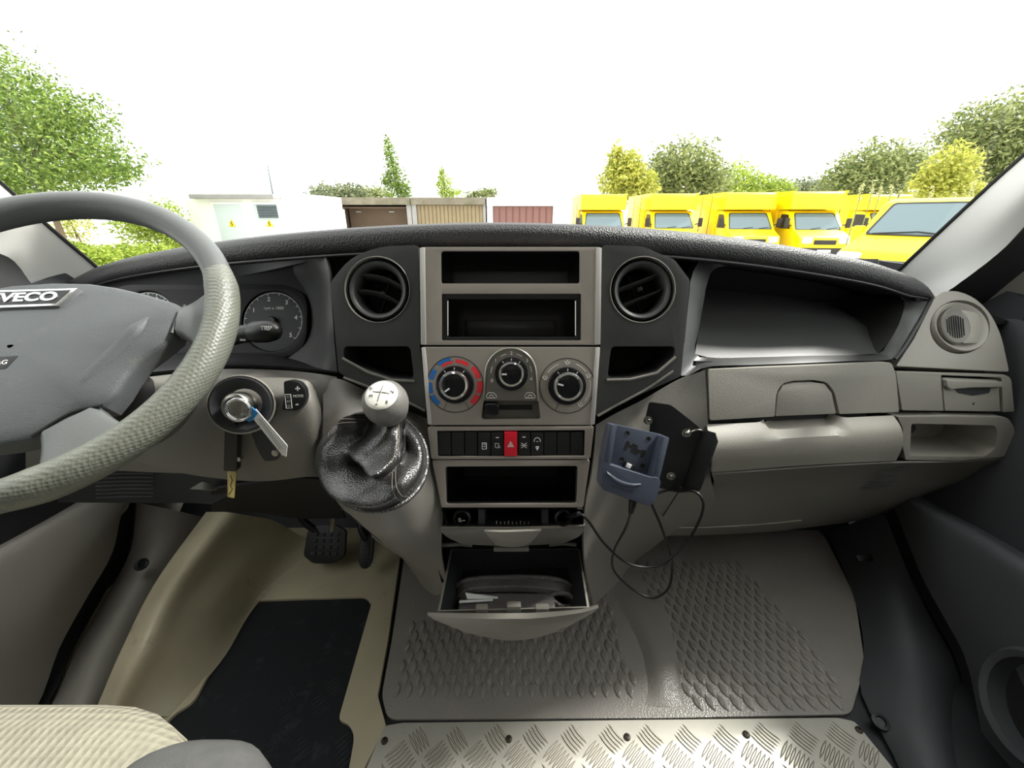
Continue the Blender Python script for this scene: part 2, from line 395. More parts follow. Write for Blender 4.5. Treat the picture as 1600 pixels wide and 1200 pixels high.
# aluminium chequer plate
pl = [(600, 1134), (628, 1129), (1308, 1121), (1336, 1127), (1420, 1230), (560, 1230)]
pp = [tuple(px_z(a, b_, .012).xy) for a, b_ in pl]
b = MB(); b.prism(WORLD, rpoly(pp, .006, 2), .0085, .012)
plate = tag(b.build('chequer_plate', M['plate'], bevel=.001), 'bright aluminium chequer plate screwed down behind the rubber mat', 'plate')
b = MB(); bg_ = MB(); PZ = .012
inside = lambda x, y: mathutils.geometry.intersect_point_tri_2d and geometry.intersect_point_quad_2d(V((x, y)), V(pp[0]), V(pp[3]), V(pp[4]), V(pp[5]))
x0, y0 = px_z(600, 1128, PZ).xy; k = 0
for r in range(-1, 5):
    for c in range(-1, 18):
        cx, cy = x0 + c * .066 + (r % 2) * .033 + .01, y0 - .022 - r * .0325
        ang = math.radians(-52 if r % 2 == 0 else 42)
        d = V((math.cos(ang), math.sin(ang), 0)); n = V((-d.y, d.x, 0))
        for i in range(-3, 4):
            q = V((cx, cy, PZ)) + n * i * .0064
            if inside(q.x - d.x * .017, q.y - d.y * .017) == 0 or inside(q.x + d.x * .017, q.y + d.y * .017) == 0: continue
            stud(b, q, .0180, .0016, ang, .0018, .7); stud(bg_, q, .0200, .0026, ang, .0003)  # second, flatter stud draws a darker outline around each bar
tag(b.build('tread_bar', M['plate'], plate, smooth=60), kind='stuff'); tag(bg_.build('bar_outline', mat('plate_outline', lin_c(120, 112, 96), .7), plate, smooth=60), kind='stuff')
for a, c in ((601, 1158), (795, 1155), (980, 1152), (1166, 1148), (1342, 1141)):
    q = px_z(a, c, PZ); b = MB(); fr = Frame(q, (1, 0, 0), (0, 1, 0))
    b.lathe(fr, [(.0058, .0), (.0058, .0018), (.004, .003), (.002, .0032), (.0019, .0018)], 16)
    b.build('screw', M['screw'], plate, smooth=30)

# ---------------- doors and sills
def xs(l): return [px_x(a, b, x) for a, b, x in l]
# left
ledge = xs([(215, 745, -.95), (140, 791, -.92), (70, 831, -.91), (0, 873, -.90), (-160, 960, -.89), (-420, 1100, -.88)])
midp = xs([(205, 775, -.93), (160, 830, -.89), (100, 905, -.865), (30, 985, -.85), (-120, 1080, -.85), (-380, 1200, -.85)])
lowp = xs([(192, 785, -.93), (176, 862, -.89), (138, 930, -.875), (94, 1010, -.865), (42, 1130, -.84), (-150, 1320, -.80)])
rec = xs([(205, 735, -.99), (120, 785, -.985), (40, 830, -.98), (-40, 873, -.98), (-200, 960, -.98), (-460, 1100, -.98)])
top_ = [V((-1.0, 1.0, .62)), V((-.99, .85, .62)), V((-.985, .7, .63)), V((-.98, .5, .64)), V((-.98, .3, .64)), V((-.98, .0, .64))]
b = MB(); b.shell(loft([top_, rec], 14, 8), .02)
wl = struct(b.build('wall_left', M['doord'], smooth=60), 'driver door inner panel')
b = MB(); b.shell(loft([rec, [a.lerp(c, .5) + V((0, 0, .006)) for a, c in zip(rec, ledge)], ledge, midp, lowp], 26, 24), .008)
b.build('door_pocket', M['door'], wl, smooth=60)
sill_o = xs([(214, 785, -.97), (203, 862, -.94), (166, 930, -.915), (122, 1010, -.88), (62, 1130, -.825), (-130, 1330, -.79)])
sill_m = [px_z(285, 800, .10), px_z(236, 880, .085), px_z(196, 950, .07), px_z(152, 1030, .06), px_z(112, 1125, .05), px_z(-40, 1330, .05)]
sill_i = [px_z(334, 812, .03), px_z(268, 905, .03), px_z(220, 990, .025), px_z(190, 1060, .02), px_z(160, 1125, .012), px_z(30, 1330, .01)]
b = MB(); b.shell(loft([sill_o, sill_m, sill_i], 24, 10), .004)
t1 = struct(b.build('trim_1', M['door'], smooth=60), 'grey sill trim beside the driver footwell')
b = MB(); q = px_z(221, 882, .112); fr = Frame(q, (0, 1, 0), (-.5, 0, .8)); b.lathe(fr, [(.012, -.002), (.012, .003), (.009, .0045), (.0075, .003), (.0065, .002)], 20, sx=1.25)
b.build('trim_clip', M['doord'], t1)
b = MB(); b.shell(loft([[p + V((-.012, .004, 0)) for p in lowp], [p.lerp(q, .5) + V((-.03, 0, 0)) for p, q in zip(lowp, sill_o)], [p + V((-.008, .004, 0)) for p in sill_o]], 24, 8), .006); b.build('door_seal', M['seal'], t1, smooth=60)
# right
ledge = xs([(1385, 752, .93), (1432, 791, .88), (1510, 836, .87), (1600, 890, .86), (1800, 1000, .85), (2100, 1150, .85)])
midp = xs([(1390, 780, .90), (1440, 850, .86), (1520, 940, .845), (1600, 1010, .84), (1790, 1120, .83), (2100, 1300, .83)])
lowp = xs([(1396, 790, .91), (1440, 900, .86), (1478, 970, .85), (1512, 1040, .845), (1545, 1200, .83), (1600, 1400, .83)])
rec = xs([(1385, 742, .985), (1455, 785, .975), (1545, 833, .97), (1640, 888, .97), (1840, 1000, .97), (2140, 1150, .97)])
top_ = [V((1.0, 1.0, .66)), V((.99, .85, .66)), V((.985, .7, .66)), V((.98, .5, .66)), V((.98, .3, .66)), V((.98, .0, .66))]
b = MB(); b.shell(loft([top_, rec], 14, 8), .02)
wr = struct(b.build('wall_right', M['door_shaded'], smooth=60), 'passenger door inner panel')
b = MB(); b.shell(loft([rec, [a.lerp(c, .5) + V((0, 0, .006)) for a, c in zip(rec, ledge)], ledge, midp, lowp], 26, 24), .008)
b.build('door_pocket', M['door_shaded'], wr, smooth=60)
# round recess in the passenger door pocket
q = px_x(1618, 1110, .80); fr = Frame(q, (.25, .97, .1), (.1, -.1, 1)); fr = Frame(q, fr.ex if fr.n.x < 0 else -fr.ex, fr.ey)
b = MB(); b.lathe(fr, [(.088, -.06), (.086, .0), (.079, .009), (.070, .004), (.068, -.03), (.0, -.03)], 40, caps=False)
b.build('speaker_ring', M['door_shaded'], wr, smooth=50)
b = MB(); b.lathe(fr, [(.0685, -.022), (.04, -.028), (0, -.03)], 32, caps=False); b.build('speaker_cone', M['deep'], wr)
sill_o = xs([(1378, 795, .95), (1424, 905, .90), (1462, 980, .89), (1495, 1045, .88), (1528, 1200, .87), (1585, 1400, .86)])
sill_m = [px_z(1338, 815, .09), px_z(1380, 900, .075), px_z(1412, 985, .06), px_z(1436, 1060, .045), px_z(1475, 1200, .04), px_z(1540, 1400, .04)]
sill_i = [px_z(1292, 830, .012), px_z(1332, 925, .01), px_z(1350, 1010, .009), px_z(1345, 1080, .009), px_z(1405, 1200, .009), px_z(1470, 1400, .009)]
b = MB(); b.shell(loft([sill_o, sill_m, sill_i], 24, 10), .004)
t2 = struct(b.build('trim_2', M['door_shaded'], smooth=60), 'dark sill trim beside the passenger footwell')
b = MB(); b.shell(loft([[p + V((.012, .004, 0)) for p in lowp], [p.lerp(q, .5) + V((.03, 0, 0)) for p, q in zip(lowp, sill_o)], [p + V((.008, .004, 0)) for p in sill_o]], 24, 8), .006); b.build('door_seal', M['seal'], t2, smooth=60)
b = MB(); q = px_z(1350, 872, .085); fr = Frame(q, (1, 0, .1), (0, .8, .5)); b.box(fr, -.018, .018, -.008, .008, -.004, .004); b.build('trim_clip', M['black'], t2, bevel=.002)
b = MB(); q = px_z(1375, 1128, .02); fr = Frame(q, (1, 0, .1), (0, 1, .2)); b.lathe(fr, [(.013, -.004), (.013, .003), (.008, .004), (.007, .001)], 20); b.build('trim_clip', M['black'], t2, smooth=40)

# ---------------- pillars, windscreen, side windows
def pillar(nm, A, Bm, C, lab):
    b = MB(); b.shell(loft([A, Bm, C], 20, 10), .015)
    o = struct(b.build(nm, M['pillar'], smooth=60), lab)
    b = MB(); b.tube(cr(pts(A), 30), .0038, 6); b.build('windscreen_seal', M['seal'], o)
    return o
pr = pillar('trim_3', [(1395, 432, 1.0), (1415, 412, .96), (1505, 328, .86), (1600, 242, .76), (1900, -20, .55)],
            [(1425, 452, .96), (1452, 440, .92), (1535, 365, .82), (1620, 288, .72), (1940, 30, .52)],
            [(1462, 470, .90), (1482, 455, .87), (1560, 396, .80), (1640, 318, .72), (1980, 70, .52)], 'pale grey trim of the passenger windscreen pillar')
pl_ = pillar('trim_4', [(172, 438, 1.0), (145, 412, .96), (72, 350, .86), (0, 285, .78), (-300, 20, .58)],
             [(130, 460, .96), (95, 425, .92), (40, 372, .83), (-20, 315, .74), (-340, 60, .55)],
             [(70, 470, .90), (48, 442, .87), (22, 408, .82), (-30, 375, .74), (-380, 110, .55)], 'pale trim of the driver windscreen pillar')
b = MB(); b.shell(loft([[(1462, 470, .90), (1482, 455, .87), (1560, 396, .80), (1640, 318, .72)], [(1520, 500, .88), (1535, 478, .86), (1600, 425, .80), (1690, 350, .73)]], 12, 4), .02)
b.build('door_seal', M['seal'], pr)
b = MB(); b.shell(loft([[(70, 470, .90), (48, 442, .87), (22, 408, .82), (-30, 375, .74)], [(20, 500, .90), (5, 462, .87), (-20, 430, .82), (-70, 400, .75)]], 12, 4), .02)
b.build('door_seal', M['seal'], pl_)
# door shoulders below the side glass
b = MB(); b.shell(loft([[(1508, 492, .885), (1527, 472, .865), (1592, 418, .805), (1685, 345, .735)], [(1560, 545, .84), (1575, 515, .83), (1640, 480, .77), (1740, 420, .70)], [(1580, 600, .80), (1590, 575, .79), (1650, 560, .74), (1770, 520, .66)], [(1588, 730, .79), (1598, 715, .775), (1660, 690, .72), (1780, 640, .62)]], 16, 16), .02)
b.build('door_shoulder', M['knee'], wr, smooth=60)
wsb = [V((x, 1.12 - .16 * (abs(x) / .95) ** 2, CZ - .12 - .02 * abs(x))) for x in [-.95 + .1 * i for i in range(20)]]
wst = [V((x * .86, .52 - .12 * (abs(x) / .95) ** 2, CZ + .62)) for x in [-.95 + .1 * i for i in range(20)]]
b = MB(); b.grid([[a.lerp(c, k / 8) + V((0, .03 * math.sin(math.pi * k / 8), 0)) for a, c in zip(wsb, wst)] for k in range(9)])
struct(b.build('window_1', M['glass'], smooth=60), 'windscreen glass')
for sx, n in ((1, 'window_2'), (-1, 'window_3')):
    b = MB(); b.grid([[V((sx * (.985 - .10 * k), y, .66 + .6 * k)) for y in (-.05, .2, .45, .72 - .2 * k)] for k in (0, .5, 1)])
    struct(b.build(n, M['sideglass'], smooth=60), 'side window glass of the ' + ('passenger' if sx > 0 else 'driver') + ' door')

for sx, w in ((-1, wl), (1, wr)):
    b = MB(); b.shell([[V((sx * .995, y, .55)) for y in (.78, .95, 1.14)], [V((sx * .985, y, z)) for y, z in ((.78, .70), (.95, .735), (1.14, .735))]], .01); b.build('front_quarter', M['doord'], w)
# ---------------- roof lining and rear wall of the cab (behind and above the frame)
M['lining'] = mat('roof_lining', lin_c(176, 174, 166), .9)
b = MB(); b.shell(loft([[V((x, .50 - .12 * (abs(x) / .82) ** 2, CZ + .62 - .02 * abs(x))) for x in (-.86, -.4, 0, .4, .86)], [V((x, .1, CZ + .69 - .06 * abs(x))) for x in (-.88, -.4, 0, .4, .88)], [V((x, -.95, CZ + .69 - .06 * abs(x))) for x in (-.88, -.4, 0, .4, .88)]], 16, 10), .03)
struct(b.build('ceiling', M['lining'], smooth=60), 'pale cab roof lining')
b = MB(); b.box(WORLD, -1.0, 1.0, -.98, -.94, 0, CZ + .66); struct(b.build('wall_back', M['knee']), 'rear wall of the cab')
for sx, w in ((-1, wl), (1, wr)):
    b = MB(); b.shell([[V((sx * .99, y, 0.0)) for y in (-.94, -.06)], [V((sx * .985, y, .66)) for y in (-.94, -.06)], [V((sx * .90, y, CZ + .64)) for y in (-.94, -.06)]], .02); b.build('rear_side_trim', M['lining'], w)
    b = MB(); b.shell([[V((sx * 1.0, y, 0.0)) for y in (-.06, 1.14)], [V((sx * 1.0, y, .66)) for y in (-.06, 1.14)]], .02); b.build('door_skin', M['doord'], w)
# ================================================================ dashboard
dash = thing('dashboard', 'full width grey and charcoal van dashboard with arched top pad', 'dashboard', (0, .70, .25))
UP, LO, KN = M['upper'], M['lower'], M['knee']
# console face frame
FC = Frame(P(798, 540, .535), (1, 0, 0), (0, .307, .952))
# --- arched top pad: profile swept along the front lip
lip = PP([(70, 462, .93), (92, 446, .92), (118, 431, .89), (150, 416, .86), (200, 402, .80), (300, 384, .72), (400, 371, .655), (520, 360, .62), (640, 353, .60), (760, 350, .595), (880, 352, .595), (1000, 358, .605), (1100, 367, .625), (1200, 380, .65), (1300, 397, .68), (1380, 414, .71), (1430, 432, .735), (1455, 448, .755), (1462, 460, .765)])
path = cr(lip, 72)
prof = [(.16, -.052), (.05, -.040), (.016, -.036), (.004, -.030), (-.001, -.020), (.0, -.009), (.007, -.001), (.025, .0015), (.09, .0), (.2, -.03), (.38, -.10)]
rows = []
for dy, dz in prof:
    r = []
    for i, p in enumerate(path):
        e = min(1.0, min(i, 71 - i) / 6 + .45)
        r.append(p + V((0, dy * (1 if dy < .03 else min(1, (1.12 - p.y) / .40 + .1)), dz * e)))
    rows.append(r)
b = MB(); b.grid(rows); b.build('top_pad', M['brow'], dash, smooth=60)
b = MB(); b.tube([p + V((0, .003, -.034 * min(1.0, min(i, 71 - i) / 6 + .45))) for i, p in enumerate(path)], .0022, 6); b.build('pad_seam', M['black'], dash)

b = MB(); b.grid([[p + V((0, .13 * min(1, (1.12 - p.y) / .5 + .1), -.05)) for p in path], [V((p.x * 1.02, .93, .58)) for p in path], [V((p.x * 1.02, 1.12, .40)) for p in path]]); b.build('rear_cover', M['deep'], dash, smooth=60)
for sx, x0_ in ((1, .66), (-1, .80)):
    b = MB(); b.shell([[V((sx * x, y, z)) for x in (x0_, .985)] for y, z in ((.80, .655), (.95, .675), (1.13, .685))], .008); b.build('end_cover', M['deep'], dash)
# --- dark inner core that closes everything off behind the panels
core = [[V((x, .86 - .0 * abs(x), z)) for x in (-.90, -.5, 0, .5, .90)] for z in (.68, .6, .4, .28)]
b = MB(); b.shell(core, .02); b.build('inner_frame', M['deep'], dash)

# --- vent panels either side of the console, planar with the console face
HB = -.008
def vent_panel(outer, vc, vr, pocket, nm):
    loops = [rpoly(FC.pxs(outer, HB), [.004, .02, .03, .02, .003, .003, .004, .004, .004][:len(outer)], 4), circ(vr, 40, FC.px(*vc, HB)), rpoly(FC.pxs(pocket, HB), .007, 4)]
    b = MB(); b.prism(FC, loops, HB - .03, HB)
    b.build(nm, UP, dash, bevel=.0025, seg=3)
    b = MB(); b.cavity(FC, loops[2], HB - .003, HB - .075, inset=.12); b.build('pocket', M['deep'], dash)
    return loops
VR = .0445
vl = vent_panel([(516, 442), (545, 404), (592, 385), (650, 383), (654, 386), (656, 540), (667, 640), (610, 628), (529, 582)], (590, 453), VR, [(536, 541), (641, 541), (647, 592), (612, 590), (575, 578), (537, 562)], 'vent_panel')
vr_ = vent_panel([(1064, 588), (952, 638), (930, 655), (938, 540), (941, 386), (945, 383), (1003, 385), (1054, 406), (1078, 438)], (1004, 453), VR, [(955, 541), (1055, 541), (1054, 556), (1025, 580), (985, 589), (949, 590)], 'vent_panel')
# raised lips of the two pockets
for l in ([(535, 560), (575, 582), (612, 594), (648, 596)], [(948, 594), (985, 593), (1027, 583), (1056, 558)]):
    b = MB(); b.tube([FC.wp(*q, HB + .001) for q in l], .0022, 8); b.build('pocket_lip', KN, dash, smooth=60)
for l in ([(537, 590), (580, 606), (630, 625), (664, 642)], [(934, 650), (955, 638), (1010, 608), (1052, 580)]):
    b = MB(); b.tube(cr([FC.wp(*q, HB + .001) for q in l], 14), .0018, 6); b.build('pocket_lip', KN, dash, smooth=60)
# round air vents
def air_vent(pc, rot, curved):
    a, c = FC.px(*pc, HB); fr = FC.at(a, c, HB, rot)
    b = MB(); b.lathe(fr, [(VR + .0005, -.03), (VR + .0005, .001), (VR - .0002, .0018), (VR - .001, .001), (VR - .0012, -.006), (VR - .0012, -.03)], 48, caps=False)
    v = b.build('air_vent', KN, dash, smooth=50)
    b = MB(); b.lathe(fr, [(VR - .0040, -.03), (VR - .0042, -.004), (VR - .0065, .001), (VR - .010, -.0005), (.0315, -.006), (.031, -.03)], 48, caps=False); b.build('bezel', KN if False else UP, v, smooth=60)
    b = MB(); b.lathe(fr, [(.0312, -.022), (.031, -.06), (0, -.06)], 32, caps=False); b.build('duct', M['deep'], v)
    for k, yy in enumerate((.0135, -.0085)):
        hw = math.sqrt(.0305 ** 2 - yy ** 2); rowsv = []
        for dz, dy in ((-.006, .0006), (-.0068, -.0006), (-.026, -.006), (-.026, -.005)):
            rowsv.append([fr.w(x, yy + dy + (.006 * (1 - (x / .031) ** 2) if curved else 0), dz) for x in [hw * (-1 + 2 * j / 12) for j in range(13)]])
        b = MB(); b.grid(rowsv, cv=True); b.build('vane', UP, v, smooth=50)
    b = MB(); b.box(fr, -.0008, .0008, -.028, .028, -.046, -.038); b.build('cross_vane', M['black'], v)
    b = MB(); b.box(fr, -.0035, .0035, .0, .0055, -.014, -.0085) if not curved else b.box(fr, .002, .008, -.004, .0005, -.014, -.009)
    b.build('thumb_tab', M['black'], v, bevel=.0008)
air_vent((590, 453), -.28, True)
air_vent((1004, 453), .36, False)

# --- fascia between top pad and vents / console
b = MB(); b.shell(loft([[(330, 398, .76), (420, 385, .72), (520, 375, .67), (650, 366, .65), (800, 364, .645), (950, 366, .65), (1080, 378, .67), (1160, 390, .70)],
                       [(340, 440, .79), (430, 420, .72), (525, 400, .655), (650, 386, .605), (800, 386, .60), (945, 386, .605), (1075, 400, .65), (1150, 410, .72)]], 40, 8), .004)
b.build('upper_fascia', UP, dash, smooth=60)
b = MB(); fr = Frame(P(1107, 398, .672), (1, 0, 0), (0, .5, .86)); b.lathe(fr, [(.006, -.006), (.006, .002), (.003, .004)], 14); b.build('screw_cap', M['black'], dash)

# --- instrument binnacle
FG = Frame(P(425, 505, .715), (1, 0, 0), (0, .45, .90))
seam = [(500, 386, .645), (511, 408, .62), (515, 428, .607), (517, 455, .602), (520, 500, .592), (523, 540, .583), (527, 582, .572)]
innr = [(430, 392, .755), (442, 408, .75), (452, 425, .74), (478, 455, .735), (487, 495, .725), (478, 530, .71), (440, 562, .69)]
b = MB(); b.shell(loft([seam, [(480, 387, .675), (494, 406, .645), (503, 425, .63), (508, 455, .625), (510, 500, .61), (508, 542, .60), (505, 580, .585)], [(452, 390, .73), (468, 406, .71), (480, 424, .70), (496, 455, .695), (500, 498, .68), (494, 538, .665), (470, 575, .64)], innr], 18, 20), .003)
b.build('binnacle_side', UP, dash, smooth=60)
b = MB(); b.shell(loft([[(120, 590, .60), (250, 580, .585), (340, 571, .58), (430, 572, .578), (524, 580, .572)], [(120, 575, .66), (250, 565, .65), (340, 562, .645), (420, 563, .64), (500, 574, .61)], [(130, 540, .76), (250, 540, .74), (345, 546, .72), (400, 550, .705), (455, 560, .685)]], 20, 12), .003)
b.build('binnacle_shelf', M['black'], dash, smooth=60)
b = MB(); b.shell(loft([[(110, 445, .93), (210, 425, .86), (330, 408, .78), (420, 396, .735), (470, 405, .72)], [(120, 500, .90), (220, 480, .83), (330, 470, .775), (420, 470, .75), (490, 470, .735)], [(120, 585, .86), (220, 575, .80), (330, 575, .75), (420, 575, .725), (490, 575, .70)]], 20, 14), .003)
b.build('binnacle_back', M['deep'], dash, smooth=60)
# instrument cluster (own unit)
clu = thing('instrument_cluster', 'round dial instrument cluster with rev counter behind the steering wheel', 'gauge', FG.w(0, 0, -.02))
def gauge(cx, cy, R, lab, a0, a1, nums, sub):
    fr = FG.at(cx, cy, .0)
    b = MB(); b.prism(fr, circ(R, 48), -.012, 0); d = b.build('gauge_dial', M['dial'], clu, smooth=30)
    b = MB()
    n = 41; r0 = R * .965; r1 = R * .95
    arc = [[fr.w(r * math.cos(a0 + (a1 - a0) * i / (n - 1)), r * math.sin(a0 + (a1 - a0) * i / (n - 1)), .0006) for i in range(n)] for r in (r0, r1)]
    b.grid(arc)
    for i in range(4 * (len(nums) - 1) + 1):
        t = a0 + (a1 - a0) * i / (4 * (len(nums) - 1)); big = i % 2 == 0; d2 = V((math.cos(t), math.sin(t))); w = .0005 if big else .0003; L = R * (.09 if big else .05); nn = V((-d2.y, d2.x))
        q = [d2 * r0 + nn * w, d2 * r0 - nn * w, d2 * (r0 - L) - nn * w, d2 * (r0 - L) + nn * w]
        b.add([fr.w(p.x, p.y, .0007) for p in q], [[0, 1, 2, 3]])
    b.build('scale', M['white'], d)
    for i, s in enumerate(nums):
        t = a0 + (a1 - a0) * i / (len(nums) - 1)
        text('numeral', s, fr.at(math.cos(t) * R * .76, math.sin(t) * R * .76), R * .2, M['white'], d, bold=.0002)
    text('dial_lettering', sub, fr.at(0, R * .44), R * .14, M['white'], d)
    b = MB(); t = a0 + .1; fr2 = fr.at(0, 0, .003, t); b.box(fr2, -.006, R * .8, -.0008, .0008, 0, .001); b.build('needle', M['redp'], d)
    b = MB(); b.lathe(fr, [(.008, 0), (.008, .006), (.006, .008)], 20); b.build('needle_hub', M['black'], d)
ga, gb = FG.px(427, 502)
Rg = (FG.px(474, 500)[0] - FG.px(380, 500)[0]) / 2
gauge(ga, gb, Rg, 'rev', math.radians(198), math.radians(-38), ['0', '1', '2', '3', '4', '5'], 'rpm x 1000')
gauge(ga - .225, gb, Rg, 'speed', math.radians(215), math.radians(-35), ['0', '20', '40', '60', '80', '100', '120', '140'], 'km/h')
b = MB(); b.prism(FG, [rpoly(rect(ga - .30, ga + Rg + .008, gb - Rg - .012, gb + Rg + .012), .05, 8), circ(Rg + .0015, 40, (ga, gb)), circ(Rg + .0015, 40, (ga - .225, gb))], -.016, .003)
b.build('cluster_mask', M['deep'], clu, bevel=.001)
b = MB(); b.prism(FG, rect(ga - .13, ga - .06, gb - .03, gb + .02), .003, .004); b.build('display', M['gloss'], clu)

# --- knee panel under the steering column
b = MB(); b.shell(loft([[(40, 612, .585), (130, 600, .575), (240, 588, .575), (340, 577, .575), (430, 578, .573), (490, 583, .568), (526, 589, .562)],
                       [(40, 640, .55), (130, 630, .545), (240, 610, .545), (340, 600, .545), (430, 600, .545), (490, 606, .543), (530, 625, .545)],
                       [(40, 700, .55), (130, 685, .54), (240, 670, .535), (340, 665, .53), (430, 665, .525), (480, 668, .525), (516, 685, .52)],
                       [(40, 745, .59), (130, 735, .57), (240, 738, .56), (340, 742, .55), (430, 744, .53), (480, 745, .52), (508, 745, .50)]], 40, 30), .003)
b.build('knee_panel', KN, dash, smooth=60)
# column shroud standing proud of the knee panel
sh = [[(318, 608, .53), (350, 594, .52), (420, 590, .515), (478, 594, .515), (494, 612, .525)],
      [(305, 640, .515), (345, 630, .49), (420, 628, .485), (482, 630, .49), (502, 645, .51)],
      [(270, 680, .51), (330, 690, .485), (420, 695, .475), (484, 695, .485), (500, 700, .505)],
      [(200, 718, .53), (300, 742, .51), (400, 752, .49), (470, 746, .495), (497, 742, .51)]]
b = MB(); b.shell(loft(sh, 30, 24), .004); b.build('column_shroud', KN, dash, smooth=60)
# lower trim under the column: vent slats, release handle
b = MB(); b.shell(loft([[(90, 735, .60), (200, 718, .60), (300, 735, .58), (400, 752, .56)], [(90, 785, .63), (200, 786, .63), (290, 786, .61), (330, 788, .59)]], 20, 8), .004)
b.build('lower_trim', M['doord'], dash, smooth=60)
for k in range(8):
    y = 728 + k * 6
    b = MB(); b.tube(PP([(150, y + 8, .598), (195, y + 6, .598), (240, y + 6, .594)]), .0012, 5); b.build('louvre', M['doord'], dash)
b = MB(); b.tube(cr(PP([(176, 713, .52), (200, 712, .515), (215, 712, .52)]), 8), [.001, .002, .002, .002, .002, .002, .002, .001], 6); b.build('release_lever', M['steel'], dash)
b = MB(); b.shell(loft([[(300, 762, .54), (318, 753, .54), (338, 763, .54)], [(296, 764, .54), (318, 765, .53), (340, 765, .54)]], 10, 4), .003); b.build('bonnet_handle', KN, dash)
b = MB(); b.shell(loft([[(330, 765, .56), (400, 755, .54), (470, 748, .54), (510, 750, .54)], [(330, 800, .70), (400, 800, .70), (460, 810, .70), (540, 810, .70)]], 14, 6), .004); b.build('column_underside', M['deep'], dash, smooth=60)

# --- gear console body
gear_body = [[(504, 596, .562), (530, 592, .560), (575, 612, .552), (620, 634, .542), (667, 654, .532)],
             [(505, 640, .52), (535, 630, .515), (580, 640, .505), (630, 655, .502), (670, 680, .513)],
             [(504, 700, .478), (545, 690, .465), (590, 695, .457), (640, 700, .464), (673, 718, .492)],
             [(509, 750, .455), (550, 756, .44), (592, 758, .434), (640, 755, .443), (688, 762, .478)],
             [(533, 792, .445), (560, 808, .435), (600, 818, .428), (645, 812, .438), (692, 800, .470)],
             [(578, 832, .462), (598, 846, .45), (620, 852, .445), (652, 850, .450), (690, 845, .470)],
             [(622, 862, .56), (632, 872, .555), (650, 885, .55), (668, 890, .535), (692, 885, .50)],
             [(640, 880, .66), (650, 900, .63), (664, 920, .60), (682, 930, .57), (700, 920, .53)]]
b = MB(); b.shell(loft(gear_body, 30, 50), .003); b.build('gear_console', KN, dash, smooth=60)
b = MB(); b.shell(loft([[(534, 792, .45), (560, 812, .44), (590, 838, .455), (622, 864, .53)], [(540, 790, .56), (565, 812, .58), (590, 835, .60), (632, 862, .66)]], 14, 6), .003)
b.build('gear_console_underside', M['doord'], dash, smooth=60)

# --- right hand console cheek
cheek = [[(931, 664, .522), (958, 648, .530), (1010, 622, .545), (1060, 594, .560), (1102, 578, .567)],
         [(929, 700, .502), (975, 690, .512), (1020, 680, .528), (1065, 665, .543), (1106, 655, .556)],
         [(924, 745, .485), (970, 745, .505), (1020, 745, .528), (1070, 745, .55), (1110, 742, .562)],
         [(914, 795, .472), (960, 797, .51), (1010, 797, .545), (1060, 795, .575), (1112, 790, .59)],
         [(912, 840, .475), (950, 842, .53), (985, 842, .57), (1020, 838, .60), (1050, 832, .62)],
         [(915, 890, .50), (940, 885, .56), (965, 878, .61), (990, 868, .66), (1015, 860, .70)],
         [(928, 945, .52), (950, 925, .58), (970, 905, .64), (985, 885, .70), (1000, 870, .76)]]
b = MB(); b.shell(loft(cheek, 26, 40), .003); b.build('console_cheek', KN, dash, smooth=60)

# --- stowage tray on the passenger side
outer = [(1083, 425, .635), (1076, 470, .615), (1070, 530, .59), (1065, 588, .566), (1105, 573, .568), (1180, 570, .60), (1260, 567, .63), (1330, 564, .655), (1394, 561, .68), (1410, 540, .695), (1425, 515, .715), (1440, 490, .735), (1451, 466, .765), (1425, 447, .775), (1385, 430, .78), (1330, 415, .78), (1260, 402, .765), (1180, 396, .74), (1110, 398, .70)]
inner = [(1106, 440, .66), (1099, 475, .64), (1092, 515, .62), (1086, 553, .60), (1115, 559, .605), (1185, 558, .63), (1262, 556, .655), (1325, 555, .68), (1372, 553, .70), (1388, 535, .71), (1402, 512, .725), (1411, 488, .74), (1413, 470, .77), (1395, 455, .785), (1365, 442, .79), (1320, 430, .79), (1260, 418, .775), (1185, 412, .75), (1122, 418, .71)]
O, I = pts(outer), pts(inner)
cI = sum(I, V((0, 0, 0))) / len(I)
B1 = [p + V((0, .10, 0)) + (cI - p) * .05 for p in I]; B2 = [p + V((0, .17, .0)) + (cI - p) * .14 for p in I]
mid = [o.lerp(i, .5) + V((0, -.004, 0)) for o, i in zip(O, I)]
dn = lambda l: cr(l, 76, True)
O0 = [p + V((0, .02, 0)) for p in O]
b = MB(); b.grid([dn(O0), dn(O), dn(mid), dn(I)], cu=True); b.build('tray_frame', UP, dash, smooth=60)
nu, dpt = 30, [(0, 0), (.06, .012), (.2, .03), (.38, .05), (.46, .075), (.52, .12), (.62, .16), (.8, .17), (1.0, .165)]
bu = cr(I[3:9], nu); tu = cr([I[0]] + I[18:11:-1], nu)
R_ = [[p.lerp(q, v) + V((0, d_, 0)) for p, q in zip(bu, tu)] for v, d_ in dpt]
b = MB(); b.grid(R_); b.build('tray_bin', UP, dash, smooth=50)
lm = cr([I[3], I[2], I[1], I[0]], len(dpt)); b = MB(); b.grid([lm, [a.lerp(r[0], .5) for a, r in zip(lm, R_)], [r[0] for r in R_]]); b.build('tray_side', UP, dash, smooth=50)
lm = cr(I[8:13], len(dpt)); b = MB(); b.grid([lm, [a.lerp(r[-1], .5) for a, r in zip(lm, R_)], [r[-1] for r in R_]]); b.build('tray_side', UP, dash, smooth=50)
b = MB(); b.grid([tu, [r + V((0, .17, 0)) for r in tu]]); b.build('tray_roof', M['deep'], dash)
b = MB(); fr = Frame(P(1432, 464, .762), (1, 0, 0), (0, .5, .86)); b.lathe(fr, [(.007, -.004), (.007, .002), (.003, .005)], 14); b.build('screw_cap', M['black'], dash)
